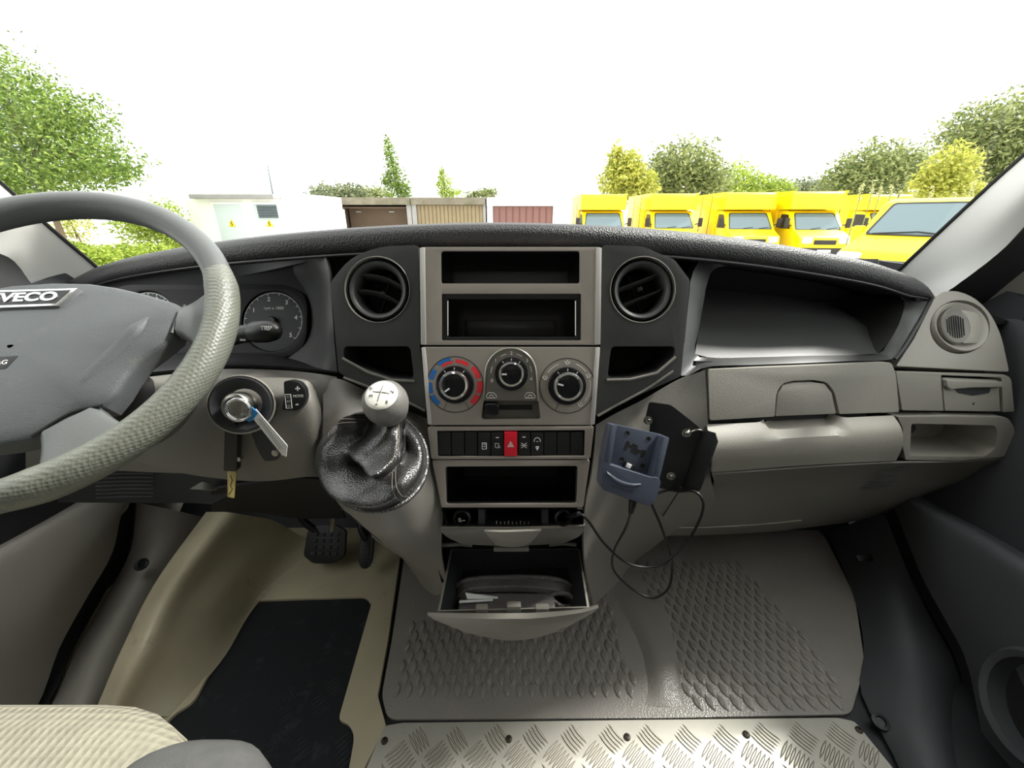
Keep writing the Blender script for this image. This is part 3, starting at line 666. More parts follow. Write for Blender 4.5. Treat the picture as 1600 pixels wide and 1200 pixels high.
b = MB(); b.tube([p + V((.004, -.001, 0)) for p in cr(O[8:13], 20)], .0026, 6); b.build('tray_seam', M['black'], dash)

# --- upper lid row, planar frame
FL = frame3(P(1106, 657, .553), P(1404, 645, .657), P(1106, 576, .566))
lid = FL.pxs([(1109, 657), (1106, 577), (1250, 572), (1393, 566), (1400, 585), (1405, 644), (1312, 647), (1304, 612), (1292, 597), (1270, 594), (1240, 595), (1222, 599), (1213, 614), (1210, 651)])
b = MB(); b.prism(FL, rpoly(lid, [.004, .006, 0, .008, .004, .004, .002, .01, .01, .0, .0, .01, .01, .002], 3), -.02, 0); b.build('glovebox_lid', LO, dash, bevel=.003, seg=3)
lat = FL.pxs([(1213, 651), (1216, 616), (1224, 602), (1242, 598), (1270, 597), (1290, 600), (1301, 614), (1308, 647)])
b = MB(); b.prism(FL, lat, -.02, -.001); b.build('glovebox_latch', LO, dash, bevel=.002)
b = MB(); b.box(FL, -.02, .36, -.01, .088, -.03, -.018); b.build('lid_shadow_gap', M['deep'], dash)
# --- lower glovebox door, convex, with a finger scoop
gl = [[(1104, 663, .556), (1180, 660, .575), (1260, 656, .600), (1330, 652, .625), (1396, 649, .652)],
      [(1110, 690, .535), (1180, 686, .553), (1260, 680, .578), (1330, 676, .605), (1409, 671, .636)],
      [(1113, 715, .532), (1180, 711, .549), (1260, 705, .574), (1330, 700, .602), (1410, 697, .634)],
      [(1112, 738, .545), (1180, 733, .562), (1260, 727, .586), (1330, 723, .613), (1400, 720, .644)]]
b = MB(); g = loft(gl, 40, 20); sc0, sc1 = P(1205, 658, .58), P(1310, 652, .61)
for r in range(len(g)):
    for j in range(len(g[0])):
        p = g[r][j]; u = (p.x - sc0.x) / (sc1.x - sc0.x)
        if -.15 < u < 1.15 and r < 6: g[r][j] = p + V((0, .030 * (1 - r / 6) ** .6 * max(0, min(1, min((u + .15) * 3, (1.15 - u) * 6))), -.010 * (1 - r / 6) * (0 < u < 1)))
b.shell(g, .004); b.build('glovebox_door', LO, dash, smooth=50)
# --- underside of the passenger dash
us = [[(1113, 741, .548), (1190, 736, .566), (1270, 730, .592), (1340, 726, .618), (1410, 723, .648), (1500, 722, .68), (1580, 716, .70)],
      [(1110, 765, .590), (1180, 761, .606), (1255, 755, .63), (1330, 749, .66), (1400, 744, .69), (1470, 740, .71), (1560, 732, .73)],
      [(1052, 829, .645), (1120, 826, .66), (1190, 822, .68), (1250, 815, .70), (1330, 803, .73), (1392, 790, .75), (1440, 775, .77)],
      [(1035, 838, .72), (1110, 836, .74), (1190, 832, .76), (1250, 826, .78), (1330, 815, .80), (1392, 800, .82), (1440, 785, .83)]]
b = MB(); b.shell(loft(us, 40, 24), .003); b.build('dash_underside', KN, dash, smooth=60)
b = MB(); b.tube(cr(PP([(1024, 824, .625), (1100, 824, .645), (1190, 819, .672), (1252, 813, .692)]), 20), .0014, 6); b.build('panel_edge', LO, dash)
for k in range(10):
    b = MB(); y = 722 + k * 4.4; b.tube(PP([(1395 - k * 6, y + 3, .650 + .004 * k), (1418 - k * 3, y + 2, .654 + .004 * k)]), .0009, 4); b.build('louvre', M['doord'], dash)

# --- passenger end pod with demister vent
FP = frame3(P(1400, 574, .683), P(1578, 580, .725), P(1462, 456, .765))
pod = FP.pxs([(1400, 572), (1428, 530), (1455, 476), (1466, 458), (1492, 453), (1522, 464), (1548, 489), (1565, 525), (1572, 558), (1577, 581)])
b = MB(); hole = [FP.px(1500 + 47 * math.cos(t) , 511 + 42 * math.sin(t)) for t in [2 * math.pi * k / 40 for k in range(40)]]
b.prism(FP, [rpoly(pod, [.004, .0, .01, .015, .02, .02, .02, .02, .01, .006], 3), hole], -.03, 0); b.build('end_pod', LO, dash, bevel=.006, seg=3)
b = MB(); b.prism(FP, [(p[0] * .99 + hole[0][0] * .01, p[1]) for p in hole], -.03, -.012); b.build('vent_well', M['black'], dash)
hc = (sum(p[0] for p in hole) / 40, sum(p[1] for p in hole) / 40); hr = (max(p[0] for p in hole) - min(p[0] for p in hole)) / 2; hr2 = (max(p[1] for p in hole) - min(p[1] for p in hole)) / 2
fv_ = FP.at(*hc); rows = [[fv_.w(hr * s * math.cos(t), hr2 * s * math.sin(t), h) for t in [2 * math.pi * k / 40 for k in range(40)]] for s, h in ((.93, -.014), (.93, -.002), (.88, .003), (.78, .0), (.70, -.004), (.60, -.006), (.0, -.006))]
b = MB(); b.grid(rows, cu=True); dv = b.build('demister_vent', LO, dash, smooth=50)
fd = FP.at(hc[0] - hr * .18, hc[1] + hr2 * .02); b = MB(); b.lathe(fd, [(hr * .47, -.005), (hr * .47, .0015), (hr * .44, .003), (hr * .42, .002), (0, .0012)], 36, sx=1.0, caps=False); b.build('vent_flap', KN, dv, smooth=40)
for k in range(9):
    x = (k - 4.5) * hr * .075 - .002; hh = math.sqrt(max(0.0, (hr * .36) ** 2 - x * x)); b = MB(); b.box(fd, x - .0006, x + .0006, -hh * .9, hh * .75, .0014, .0032); b.build('grille_rib', M['doord'], dv)
b = MB(); b.prism(FP.at(hc[0], hc[1]), rpoly([(-hr * .05, hr2 * .62), (hr * .55, hr2 * .58), (hr * .72, 0), (hr * .5, -hr2 * .58), (-hr * .05, -hr2 * .62), (hr * .28, -hr2 * .2), (hr * .28, hr2 * .2)], .008, 3), -.004, .0025); b.build('vent_scoop', LO, dv, bevel=.0015)
# --- cup holder row under the pod
FQ = frame3(P(1406, 642, .662), P(1584, 645, .708), P(1400, 578, .677))
b = MB()
rowp = FQ.pxs([(1410, 641), (1400, 580), (1568, 585), (1580, 590), (1585, 643), (1568, 644), (1565, 590), (1470, 586), (1474, 642)])
b.prism(FQ, rpoly(rowp, [.003, .004, .004, .01, .003, .002, .005, .005, .002], 3), -.02, 0); b.build('end_panel', LO, dash, bevel=.002)
cdoor = FQ.pxs([(1478, 642), (1473, 590), (1561, 594), (1564, 643)])
b = MB(); b.prism(FQ, rpoly(cdoor, [.002, .008, .006, .002], 3), -.02, -.001); cdo = b.build('cup_holder_door', LO, dash, bevel=.002)
c0 = FQ.px(1515, 612); b = MB(); lp = FQ.pxs([(1473, 593), (1560, 596), (1561, 604), (1540, 605), (1515, 605), (1480, 608), (1474, 603)])
b.prism(FQ, lp, -.001, .006); b.build('pull_lip', LO, cdo, bevel=.002, seg=3)
b = MB(); b.prism(FQ, rpoly(FQ.pxs([(1492, 607), (1548, 605), (1546, 614), (1520, 618), (1498, 614)]), .003, 3), -.0012, .0002); b.build('pull_recess', M['doord'], cdo)
b = MB(); a_, c_ = FQ.px(1522, 631); b.lathe(FQ.at(a_, c_, -.001), [(.0025, 0), (.0025, .0006), (.001, .001)], 12); b.build('emblem_dot', M['greyprint'], cdo)
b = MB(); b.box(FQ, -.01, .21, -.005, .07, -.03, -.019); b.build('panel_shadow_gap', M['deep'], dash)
# --- open shelf at the end
FS = frame3(P(1408, 718, .655), P(1584, 712, .700), P(1402, 650, .656))
so = FS.pxs([(1415, 719), (1409, 690), (1411, 670), (1402, 651), (1480, 650), (1575, 652), (1585, 668), (1586, 690), (1572, 714), (1500, 720)])
sh_ = FS.pxs([(1422, 712), (1424, 662), (1555, 665), (1559, 676), (1556, 700), (1540, 713)])
b = MB(); b.prism(FS, [rpoly(so, [.004, .003, .004, .004, .0, .012, .01, .01, .015, .0], 3), rpoly(sh_, [.003, .006, .008, .004, .008, .008], 3)], -.02, 0); b.build('end_shelf', LO, dash, bevel=.004, seg=3)
b = MB(); b.cavity(FS, rpoly(sh_, [.003, .006, .008, .004, .008, .008], 3), -.004, -.085, inset=.08); b.build('shelf_bin', M['door'], dash, smooth=50)
b = MB(); a_, c_ = FS.px(1436, 675); b.lathe(FS.at(a_, c_, -.012), [(.0085, -.01), (.0085, .0)], 20); b.build('shelf_hole', M['deep'], dash)
# ================================================================ centre stack units
SV = M['silver']; HP = .008
def quad(l, h=HP): return FC.pxs(l, h)
# radio surround
rad = thing('radio_panel', 'silver radio surround with two empty black slots above the heater controls', 'panel', FC.wp(798, 538, 0))
s1 = rpoly(quad([(689, 443), (689, 392), (906, 392), (906, 443)]), .004, 4); s2 = rpoly(quad([(690, 532), (690, 459), (908, 459), (908, 532)]), .002, 3)
b = MB(); b.prism(FC, [rpoly(quad([(659, 539), (657, 386), (939, 386), (937, 539)]), .004, 4), s1, s2], -.01, HP); b.build('surround', SV, rad, bevel=.003, seg=3)
M['strip'] = mat('highlight_silver', lin_c(205, 202, 197), .35, metal=.3)  # brighter strips: highlight on the rounded panel edges put into colour
for l in ([(657.5, 538.5), (656, 387), (664, 387), (666, 538.5)], [(929, 538.5), (931, 387), (940, 387), (938, 538.5)]):
    b = MB(); b.prism(FC, quad(l), HP - .004, HP + .0012); b.build('edge_highlight', M['strip'], rad, bevel=.001)
b = MB(); b.cavity(FC, s1, HP - .004, -.075, inset=.05); b.build('upper_slot', M['gloss'], rad)
inn = rpoly(quad([(698, 526), (698, 467), (901, 467), (901, 526)]), .002, 3)
b = MB(); b.prism(FC, [s2, inn], -.02, HP - .003); b.build('slot_bezel', M['black'], rad, bevel=.001)
b = MB(); b.cavity(FC, inn, HP - .01, -.08, inset=.04)
b.build('radio_slot', M['gloss'], rad)
b = MB(); a0, c0 = FC.px(725, 524, -.04); a1, c1 = FC.px(870, 500, -.04)
b.box(FC, a0, a1, c0 - .01, c1, -.078, -.05); b.build('slot_step', M['gloss'], rad, bevel=.001)
b = MB(); b.tube([FC.wp(700, 470, HP - .002), FC.wp(700, 524, HP - .002)], .0007, 6); b.build('slot_edge', M['steel'], rad)
b = MB(); b.tube([FC.wp(899, 470, HP - .002), FC.wp(899, 524, HP - .002)], .0007, 6); b.build('slot_edge', M['steel'], rad)

# heater controls
hea = thing('heater_control_panel', 'silver heater control panel with three rotary knobs and a slider', 'panel', FC.wp(798, 660, 0))
cutm = rpoly(quad([(752, 655), (756, 624), (841, 624), (845, 655)]), .004, 3)
b = MB(); b.prism(FC, [rpoly(quad([(669, 664), (659, 542), (937, 542), (928, 664)]), .002, 2), cutm], -.01, HP); b.build('fascia', SV, hea, bevel=.0025, seg=3)
for l in ([(668.5, 663), (658.5, 543), (665, 543), (675, 663)], [(922, 663), (930, 543), (937.5, 543), (929, 663)]):
    b = MB(); b.prism(FC, quad(l), HP - .004, HP + .0012); b.build('edge_highlight', M['strip'], hea, bevel=.001)
M['fasc2'] = mat('darker_silver', lin_c(112, 108, 100), .42, metal=.3)
def ring_poly(fr, r0, r1, a0, a1, h, n=24):
    A = [a0 + (a1 - a0) * i / (n - 1) for i in range(n)]
    return [[fr.w(r * math.cos(t), r * math.sin(t), h) for t in A] for r in (r0, r1)]
def knob(pc, rr, ang, markings):
    a, c = FC.px(*pc, HP); fr = FC.at(a, c, HP)
    b = MB(); b.lathe(fr, [(rr * 1.32, 0), (rr * 1.32, .003), (rr * 1.25, .005), (rr * 1.02, .0055)], 40); k = b.build('knob', M['gloss'], hea, smooth=40)
    b = MB(); b.lathe(fr, [(rr, .005), (rr * .99, .013), (rr * .93, .0145), (rr * .80, .0135), (rr * .78, .010)], 40, caps=False); b.build('chrome_ring', M['chrome'], k, smooth=50)
    b = MB(); b.lathe(fr, [(rr * .79, .005), (rr * .79, .0125), (rr * .6, .0135), (0, .0138)], 36, caps=False); b.build('knob_cap', M['gloss'], k, smooth=50)
    f2 = fr.at(0, 0, .0137, ang); b = MB(); b.box(f2, rr * .35, rr * .74, -.0011, .0011, 0, .0005); b.build('pointer', M['white'], k)
    b = MB()
    for t in (math.radians(90), math.radians(55), math.radians(125)): f3 = fr.at(0, 0, .0056, t); b.box(f3, rr * 1.06, rr * 1.2, -.0004, .0004, 0, .0003)
    b.build('knob_tick', M['white'], k)
    return fr
KR = .0195
# left: temperature
fr = knob((711, 601), KR, math.radians(215), None)
b = MB(); b.lathe(fr, [(.0385, 0), (.0385, .0006), (.0372, .0006), (.0372, 0)], 48, caps=False); b.build('dial_ring', M['greyprint'], hea)
deg = math.radians
for i, (t0, t1, col, ra, rb) in enumerate([(205, 230, 'bluep', .031, .037), (175, 200, 'bluep', .031, .037), (143, 168, 'bluep', .030, .036), (100, 130, 'bluep', .033, .0375), (95, 125, 'redp', .0285, .032), (55, 88, 'redp', .0295, .0345), (15, 45, 'redp', .030, .0365), (-20, 8, 'redp', .030, .0372), (-48, -25, 'redp', .030, .0378)]):
    b = MB(); b.grid(ring_poly(fr, ra, rb, deg(t0), deg(t1), .0005, 10)); b.build('temperature_mark', M[col], hea)
for t in (245, 300):
    b = MB(); b.box(fr.at(0, 0, .0003, deg(t)), .027, .037, -.0003, .0003, 0, .0003); b.build('dial_tick', M['greyprint'], hea)
# middle: fan, on an arched plate
am, cm = FC.px(798, 588, HP); fm = FC.at(am, cm, HP)
arch = [(-.037, -.033), (.037, -.033)] + [(.0335 * math.cos(t), .004 + .0335 * math.sin(t)) for t in [deg(5 + 170 * k / 20) for k in range(21)]]
b = MB(); b.prism(fm, arch, -.001, .003); b.build('fan_plate', M['fasc2'], hea, bevel=.0015)
b = MB(); b.tube([fm.w(*p, .003) for p in [arch[1]] + arch[2:] + [arch[0]]], .0016, 8); b.build('fan_plate_rim', M['steel'], hea, smooth=60)
HPk = HP; HP = HPk + .003
frm = knob((799, 584), .0170, deg(180), None); HP = HPk
for t, s in ((200, '0'), (140, '1'), (90, '2'), (40, '3'), (-15, '4')):
    text('fan_numeral', s, frm.at(.0275 * math.cos(deg(t)), .0275 * math.sin(deg(t))), .0062, M['white'], hea, bold=.0001)
b = MB()
for t0, t1 in ((105, 122), (58, 75), (5, 22), (160, 178)): b.grid(ring_poly(frm, .0268, .0276, deg(t0), deg(t1), .0004, 8))
b.build('fan_scale', M['white'], hea)
for sx in (-1, 1):      # air recirculation pictograms under the fan dial
    f4 = fm.at(sx * .026, -.026, .0032); b = MB(); b.tube([f4.w(-.007, .0, 0), f4.w(-.004, .004, 0), f4.w(.003, .004, 0), f4.w(.007, .0, 0), f4.w(.0065, -.003, 0), f4.w(-.0065, -.003, 0)], .0005, 4, closed=True)
    b.tube([f4.w(-.003, -.001, 0), f4.w(0, .0015, 0), f4.w(.003, -.001, 0)], .0005, 4); b.build('car_pictogram', M['white'], hea)
# right: air distribution
fr = knob((886, 603), KR, deg(165), None)
b = MB(); b.lathe(fr, [(.0378, 0), (.0378, .0006), (.0366, .0006), (.0366, 0)], 48, caps=False); b.build('dial_ring', M['greyprint'], hea)
b = MB()
for t0, t1 in ((112, 145), (38, 68), (-40, 15)): b.grid(ring_poly(fr, .0312, .0322, deg(t0), deg(t1), .0005, 12))
b.build('dial_arc', M['white'], hea)
for t in (90, 160, 25, -55):
    f4 = fr.at(.0315 * math.cos(deg(t)), .0315 * math.sin(deg(t)), .0005); b = MB()
    b.tube([f4.w(-.0035, .002, 0), f4.w(-.001, -.002, 0), f4.w(.0015, -.002, 0), f4.w(.0035, .0015, 0)], .0005, 4); b.tube([f4.w(-.0005, .003, 0), f4.w(.001, .001, 0)], .0005, 4); b.build('air_pictogram', M['white'], hea)
b = MB(); b.box(fr.at(0, 0, .0003, deg(245)), .027, .037, -.0003, .0003, 0, .0003); b.build('dial_tick', M['greyprint'], hea)
# slider
b = MB(); b.cavity(FC, cutm, HP - .002, HP - .012, inset=.06); sl = b.build('slider_recess', M['fasc2'], hea)
b = MB(); a0, c0 = FC.px(775, 641, 0); a1, c1 = FC.px(832, 633, 0); b.box(FC, a0, a1, c0, c1, -.006, -.0035); b.build('slider_slot', M['deep'], sl)
fs_ = FC.at(*FC.px(770, 639, HP), HP); b = MB(); b.prism(fs_, rpoly(rect(-.0105, .0085, -.008, .0085), .005, 4), -.010, .0075); b.build('slider_knob', M['gloss'], sl, bevel=.0025, seg=3)

# switch row
swp = thing('switch_panel', 'silver strip with a row of black switches and a red hazard button', 'panel', FC.wp(798, 716, 0))
rc = rpoly(quad([(684, 713), (683, 673), (914, 672), (913, 712)]), .002, 3)
b = MB(); b.prism(FC, [rpoly(quad([(674, 717), (668, 667), (928, 666), (922, 717)]), .003, 3), rc], -.01, HP + .001); b.build('surround', SV, swp, bevel=.002, seg=3)
b = MB(); b.cavity(FC, rc, HP - .003, -.015); b.build('switch_well', M['deep'], swp)
xa, ya = FC.px(684.5, 712, HP); xb, yb = FC.px(912, 674, HP); sw = (xb - xa) / 11
for k in range(11):
    c = xa + sw * (k + .5); fk = FC.at(c, (ya + yb) / 2, 0); hh = (yb - ya) / 2 - .001; hw = sw / 2 - .0005
    if k == 5:
        b = MB(); b.prism(fk, rpoly(rect(-hw - .0003, hw + .0003, -hh - .0008, hh + .0008), .001, 2), -.01, HP + .004); o = b.build('hazard_button', M['red'], swp, bevel=.0012)
        f5 = fk.at(0, -.001, HP + .0043)
        b = MB(); tri = lambda r: [(r * math.cos(deg(90 + 120 * i)), r * math.sin(deg(90 + 120 * i))) for i in range(3)]
        b.prism(f5, [tri(.0052), tri(.0036)], 0, .0004); b.prism(f5, tri(.002), 0, .0004); b.build('warning_triangle', M['white'], o)
        continue
    b = MB(); b.prism(fk, rect(-hw, hw, -hh, hh), -.01, HP + (0.0005 if k in (3, 4, 6, 7) else -.0005)); o = b.build('switch', M['black'], swp, bevel=.0009)
    f5 = fk.at(0, 0, HP + .0008); b = MB(); r = .0005
    if k == 3:
        b.tube([f5.w(-.0028, -.0075, 0), f5.w(.0028, -.0075, 0), f5.w(.0028, .001, 0), f5.w(-.0028, .001, 0)], r, 4, closed=True); b.tube([f5.w(-.0012, -.001, 0), f5.w(.0014, -.001, 0)], r, 4); b.tube([f5.w(-.0012, -.004, 0), f5.w(.0014, -.004, 0)], r, 4)
    elif k == 4:
        b.box(f5, -.0022, .0022, .0078, .0092, 0, .0004); b.tube([f5.w(-.003, -.005, 0), f5.w(.001, -.006, 0), f5.w(.002, 0, 0), f5.w(-.003, .0005, 0)], r, 4, closed=True); b.tube([f5.w(.002, -.003, 0), f5.w(.004, -.006, 0)], r, 4)
    elif k == 6:
        b.box(f5, -.0022, .0022, .0085, .0099, 0, .0004); b.tube([f5.w(-.004, .001, 0), f5.w(0, -.0015, 0), f5.w(.004, .001, 0)], r, 4); b.tube([f5.w(-.004, -.006, 0), f5.w(0, -.0035, 0), f5.w(.004, -.006, 0)], r, 4); b.tube([f5.w(-.0045, -.0025, 0), f5.w(.0045, -.0025, 0)], r, 4)
    elif k == 7:
        b.tube([f5.w(.0042 * math.cos(t), .004 + .0042 * math.sin(t), 0) for t in [deg(-20 + 220 * i / 10) for i in range(11)]], r, 4); b.tube([f5.w(-.001, .003, 0), f5.w(.001, .003, 0)], r, 4); b.tube([f5.w(0, -.004, 0), f5.w(0, -.009, 0)], .0008, 4); b.tube([f5.w(-.002, -.004, 0), f5.w(.002, -.004, 0), f5.w(.002, -.0065, 0), f5.w(-.002, -.0065, 0)], r, 4, closed=True)
    if b.v: b.build('pictogram', M['white'], o)

# open cubby below
cub = thing('storage_cubby', 'silver framed open black cubby under the switch row', 'cubby', FC.wp(798, 790, 0))
ch = rpoly(quad([(697, 788), (696, 729), (903, 728), (901, 787)]), .004, 4)
b = MB(); b.prism(FC, [rpoly(quad([(690, 793), (675, 719), (922, 719), (911, 793)]), .003, 3), ch], -.012, HP); b.build('surround', SV, cub, bevel=.003, seg=3)
b = MB(); b.cavity(FC, ch, HP - .004, -.11, inset=.12); b.build('cubby_bin', M['gloss'], cub, smooth=40)
ci = [(p[0] * .965 + (ch[0][0] + ch[10][0]) * .0175, p[1]) for p in ch]
b = MB(); b.tube([FC.w(p[0], p[1], HP - .006) for p in ch], .0016, 6, closed=True); b.build('cubby_rim', M['black'], cub)

# ashtray / socket tray under the cubby
ash = thing('socket_tray', 'open grey flap with black power sockets below the cubby', 'tray', FC.wp(800, 850, 0))
mouth = quad([(698, 822), (690, 796), (911, 796), (912, 820)], 0)
b = MB(); b.cavity(FC, mouth, .0, -.06); b.build('socket_well', M['deep'], ash)
for x in (752, 852):
    b = MB(); a, c = FC.px(x, 808, 0); b.box(FC.at(a, c, 0), -.005, .005, -.014, .012, -.05, -.004); b.build('divider', M['doord'], ash, bevel=.002)
for x in (722, 880):
    a, c = FC.px(x, 809, -.006); f6 = FC.at(a, c, -.006); b = MB(); b.lathe(f6, [(.0125, -.03), (.0125, .002), (.010, .004), (.009, .002), (.009, -.02), (0, -.02)], 28, caps=False); so_ = b.build('power_socket', M['black'], ash, smooth=40)
    b = MB()
    if x == 722: b.tube([f6.w(-.004, -.004, .004), f6.w(-.001, -.004, .004), f6.w(-.002, .001, .004), f6.w(-.004, .001, .004)], .0005, 4, closed=True); b.tube([f6.w(.001, -.003, .004), f6.w(.003, -.002, .004), f6.w(.005, -.003, .004)], .0005, 4); b.build('cigarette_pictogram', M['white'], so_)
b = MB()
for k in range(9): a, c = FC.px(776 + 6.2 * k, 817, -.004); b.box(FC.at(a, c, -.004), -.0007, .0007, -.0025, .002 + .0012 * (k % 3 == 0), 0, .001)
b.build('ash_grate', M['steel'], ash)
# flap: ledge + curved front with central thumb scoop
FLP = [[(686, 822, .468), (740, 823, .460), (800, 824, .458), (860, 822, .460), (914, 819, .468)],
       [(687, 828, .466), (740, 829, .456), (800, 830, .452), (860, 828, .456), (913, 825, .466)],
       [(700, 840, .470), (745, 843, .462), (800, 846, .458), (856, 842, .462), (905, 838, .470)],
       [(722, 850, .480), (755, 852, .474), (800, 853, .470), (848, 851, .474), (880, 849, .480)]]
b = MB(); b.shell(loft(FLP, 24, 14), .006); b.build('flap', KN, ash, smooth=50)
b = MB(); b.tube(cr(pts([(687, 823, .468), (740, 824, .460), (800, 825, .458), (860, 823, .460), (913, 820, .468)]), 20), .0022, 8); b.build('flap_lip', LO, ash, smooth=60)
sc = [[(756, 830, .450), (778, 831, .446), (800, 831, .444), (824, 830, .446), (846, 829, .450)], [(766, 842, .452), (782, 845, .446), (800, 846, .445), (820, 845, .446), (836, 841, .452)], [(775, 852, .458), (786, 854, .452), (800, 855, .450), (814, 854, .452), (826, 851, .458)]]
b = MB(); b.shell(loft(sc, 14, 10), .004); b.build('thumb_grip', LO, ash, smooth=60)
b = MB(); b.box(Frame(P(799, 856, .466), (1, 0, 0), (0, .3, .95)), -.026, .026, -.004, .002, -.004, .004); b.build('catch', KN, ash, bevel=.001)

# ================================================================ drawer pulled open
# tub: top opening (world coords on a near-level plane)
tl, tr_, bl, br = P(704, 858, .555), P(906, 857, .555), P(684, 955, .437), P(921, 949, .437)
opn = [tl, tr_, br, bl]
def tub(op, dz, ins):
    c = sum(op, V((0, 0, 0))) / 4
    return [p + (c - p) * ins + V((0, 0, dz)) for p in op]
th = .004; on = tub(opn, 0, .03)
b = MB()
o_b = tub(opn, -.075, .30); i_b = tub(on, -.070, .30)
b.add(opn + on + o_b + i_b, [[0, 1, 5, 4], [1, 2, 6, 5], [2, 3, 7, 6], [3, 0, 4, 7], [0, 8, 9, 1], [1, 9, 10, 2], [2, 10, 11, 3], [3, 11, 8, 0], [8, 11, 10, 9]])
b.add(on + i_b, [[0, 1, 5, 4], [1, 2, 6, 5], [2, 3, 7, 6], [3, 0, 4, 7], [4, 5, 6, 7]], 1)  # darker inner faces stand in for the shade inside the tub
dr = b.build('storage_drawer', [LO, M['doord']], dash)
fr_rows = [[(668, 959, .430), (700, 964, .424), (760, 966, .420), (800, 966, .419), (840, 965, .420), (905, 957, .424), (935, 949, .430)],
           [(672, 964, .430), (704, 974, .424), (760, 978, .420), (800, 979, .419), (840, 977, .420), (900, 968, .424), (930, 955, .430)],
           [(700, 974, .434), (722, 984, .430), (765, 990, .428), (800, 991, .427), (838, 989, .428), (880, 980, .430), (905, 968, .434)],
           [(735, 985, .444), (750, 993, .442), (775, 999, .440), (800, 1001, .440), (825, 999, .440), (855, 992, .442), (872, 982, .444)]]
b = MB(); b.shell(loft(fr_rows, 30, 16), .0015); b.build('drawer_front', LO, dr, smooth=50)
b = MB(); b.shell(loft([[(668, 957, .431), (700, 958, .427), (760, 958, .425), (800, 958, .424), (840, 957, .425), (905, 952, .427), (935, 946, .431)],
                       [(668, 960, .429), (700, 965, .423), (760, 967, .419), (800, 967, .418), (840, 966, .419), (905, 958, .423), (935, 950, .429)]], 30, 4), .006); b.build('drawer_lip', LO, dr, smooth=60)
for x, w in ((753, .009), (803, .0105), (847, .010)):
    q = P(x, 950, .441); b = MB(); b.box(Frame(q, (1, 0, 0), (0, 1, 0)), -w, w, -.006, .004, -.008, .010 if x == 803 else .005); b.build('drawer_tab', LO, dr, bevel=.002)
b = MB(); b.tube(cr(PP([(752, 868, .56), (765, 878, .555), (800, 880, .553), (840, 878, .555), (850, 868, .56)]), 14), .005, 8); b.build('back_ledge', M['door'], dr, smooth=60)
# dark opening the drawer slides in
b = MB(); ob = PP([(676, 858, .505), (926, 853, .505), (912, 905, .52), (690, 910, .52)]); b.add(ob + [p + V((0, .12, 0)) for p in ob], [[0, 1, 5, 4], [1, 2, 6, 5], [2, 3, 7, 6], [3, 0, 4, 7], [4, 5, 6, 7]])
b.build('drawer_opening', M['deep'], dash)
for l in ([(690, 852, .50), (720, 850, .50), (738, 852, .50)], [(858, 851, .50), (880, 849, .50), (900, 851, .50)]):
    b = MB(); b.tube(PP(l), .003, 6); b.build('drawer_catch', KN, dash)

# document folder in the drawer
fo = thing('document_folder', 'black leather document folder lying in the open drawer', 'folder', P(800, 935, .49) + V((0, 0, -.05)))
b = MB(); b.shell(loft([[(712, 922, .505), (725, 908, .505), (770, 904, .505), (830, 904, .505), (880, 910, .505), (898, 924, .505)], [(712, 935, .485), (730, 922, .487), (770, 917, .487), (830, 917, .487), (880, 925, .487), (896, 938, .485)]], 30, 8), .012); b.build('folder_cover', M['wallet'], fo, bevel=.003, smooth=60)
b = MB(); b.tube(cr(PP([(706, 930, .502), (716, 913, .506), (740, 905, .507), (800, 902, .507), (860, 904, .507), (890, 914, .506), (900, 930, .500), (897, 944, .485)]), 30), .0045, 8); b.build('folder_piping', M['wallet'], fo, smooth=60)
b = MB(); b.shell(loft([[(718, 928, .490), (780, 925, .490), (865, 926, .490)], [(716, 950, .455), (780, 953, .455), (868, 950, .455)]], 16, 6), .02); b.build('folder_pocket', M['wallet'], fo, bevel=.003, smooth=60)
b = MB(); b.tube(cr(PP([(862, 930, .486), (880, 927, .486), (897, 935, .482), (897, 946, .475), (880, 948, .472), (866, 940, .478)]), 24, True), .004, 8, closed=True); b.build('folder_loop', M['wallet'], fo, smooth=60)
b = MB(); b.shell(pts_g := [pts([(727, 926, .4805), (778, 932, .4805)]), pts([(730, 936, .4705), (778, 935, .4735)])], .0004)
tag(b.build('paper_slip', M['paper']), 'white slip of paper tucked in the black document folder', 'paper')
b = MB(); b.shell([pts([(718, 938, .468), (770, 936, .470)]), pts([(717, 942, .463), (770, 939, .467)])], .0004); tag(b.build('paper_slip', M['paper']), 'narrow paper edge under the larger slip in the folder', 'paper')

# ================================================================ steering wheel
yaw, tilt = .2, deg(48.6)
wn = V((math.sin(yaw) * math.cos(tilt), -math.cos(yaw) * math.cos(tilt), math.sin(tilt)))
FW = Frame((-.543, .449, CZ - .118), (math.cos(yaw), math.sin(yaw), 0), wn.cross(V((math.cos(yaw), math.sin(yaw), 0))))
WR = .195
sw_ = thing('steering_wheel', 'large grey four spoke steering wheel with badge on the hub', 'steering wheel', FW.w(0, 0, -.05))
def rimseg(a0, a1, r, n, closed=False, flat=1.0):
    rows = []
    for i in range(n):
        t = a0 + (a1 - a0) * i / (n if closed else n - 1); d = (math.cos(t), math.sin(t))
        rows.append([FW.w(d[0] * (WR + r * .92 * math.cos(q)), d[1] * (WR + r * .92 * math.cos(q)), r * 1.06 * math.sin(q)) for q in [2 * math.pi * k / 20 for k in range(20)]])
    return rows
b = MB(); b.grid(rimseg(0, 2 * math.pi, .0172, 120, True), cu=True, cv=True); b.build('rim', M['wheel'], sw_, smooth=80)
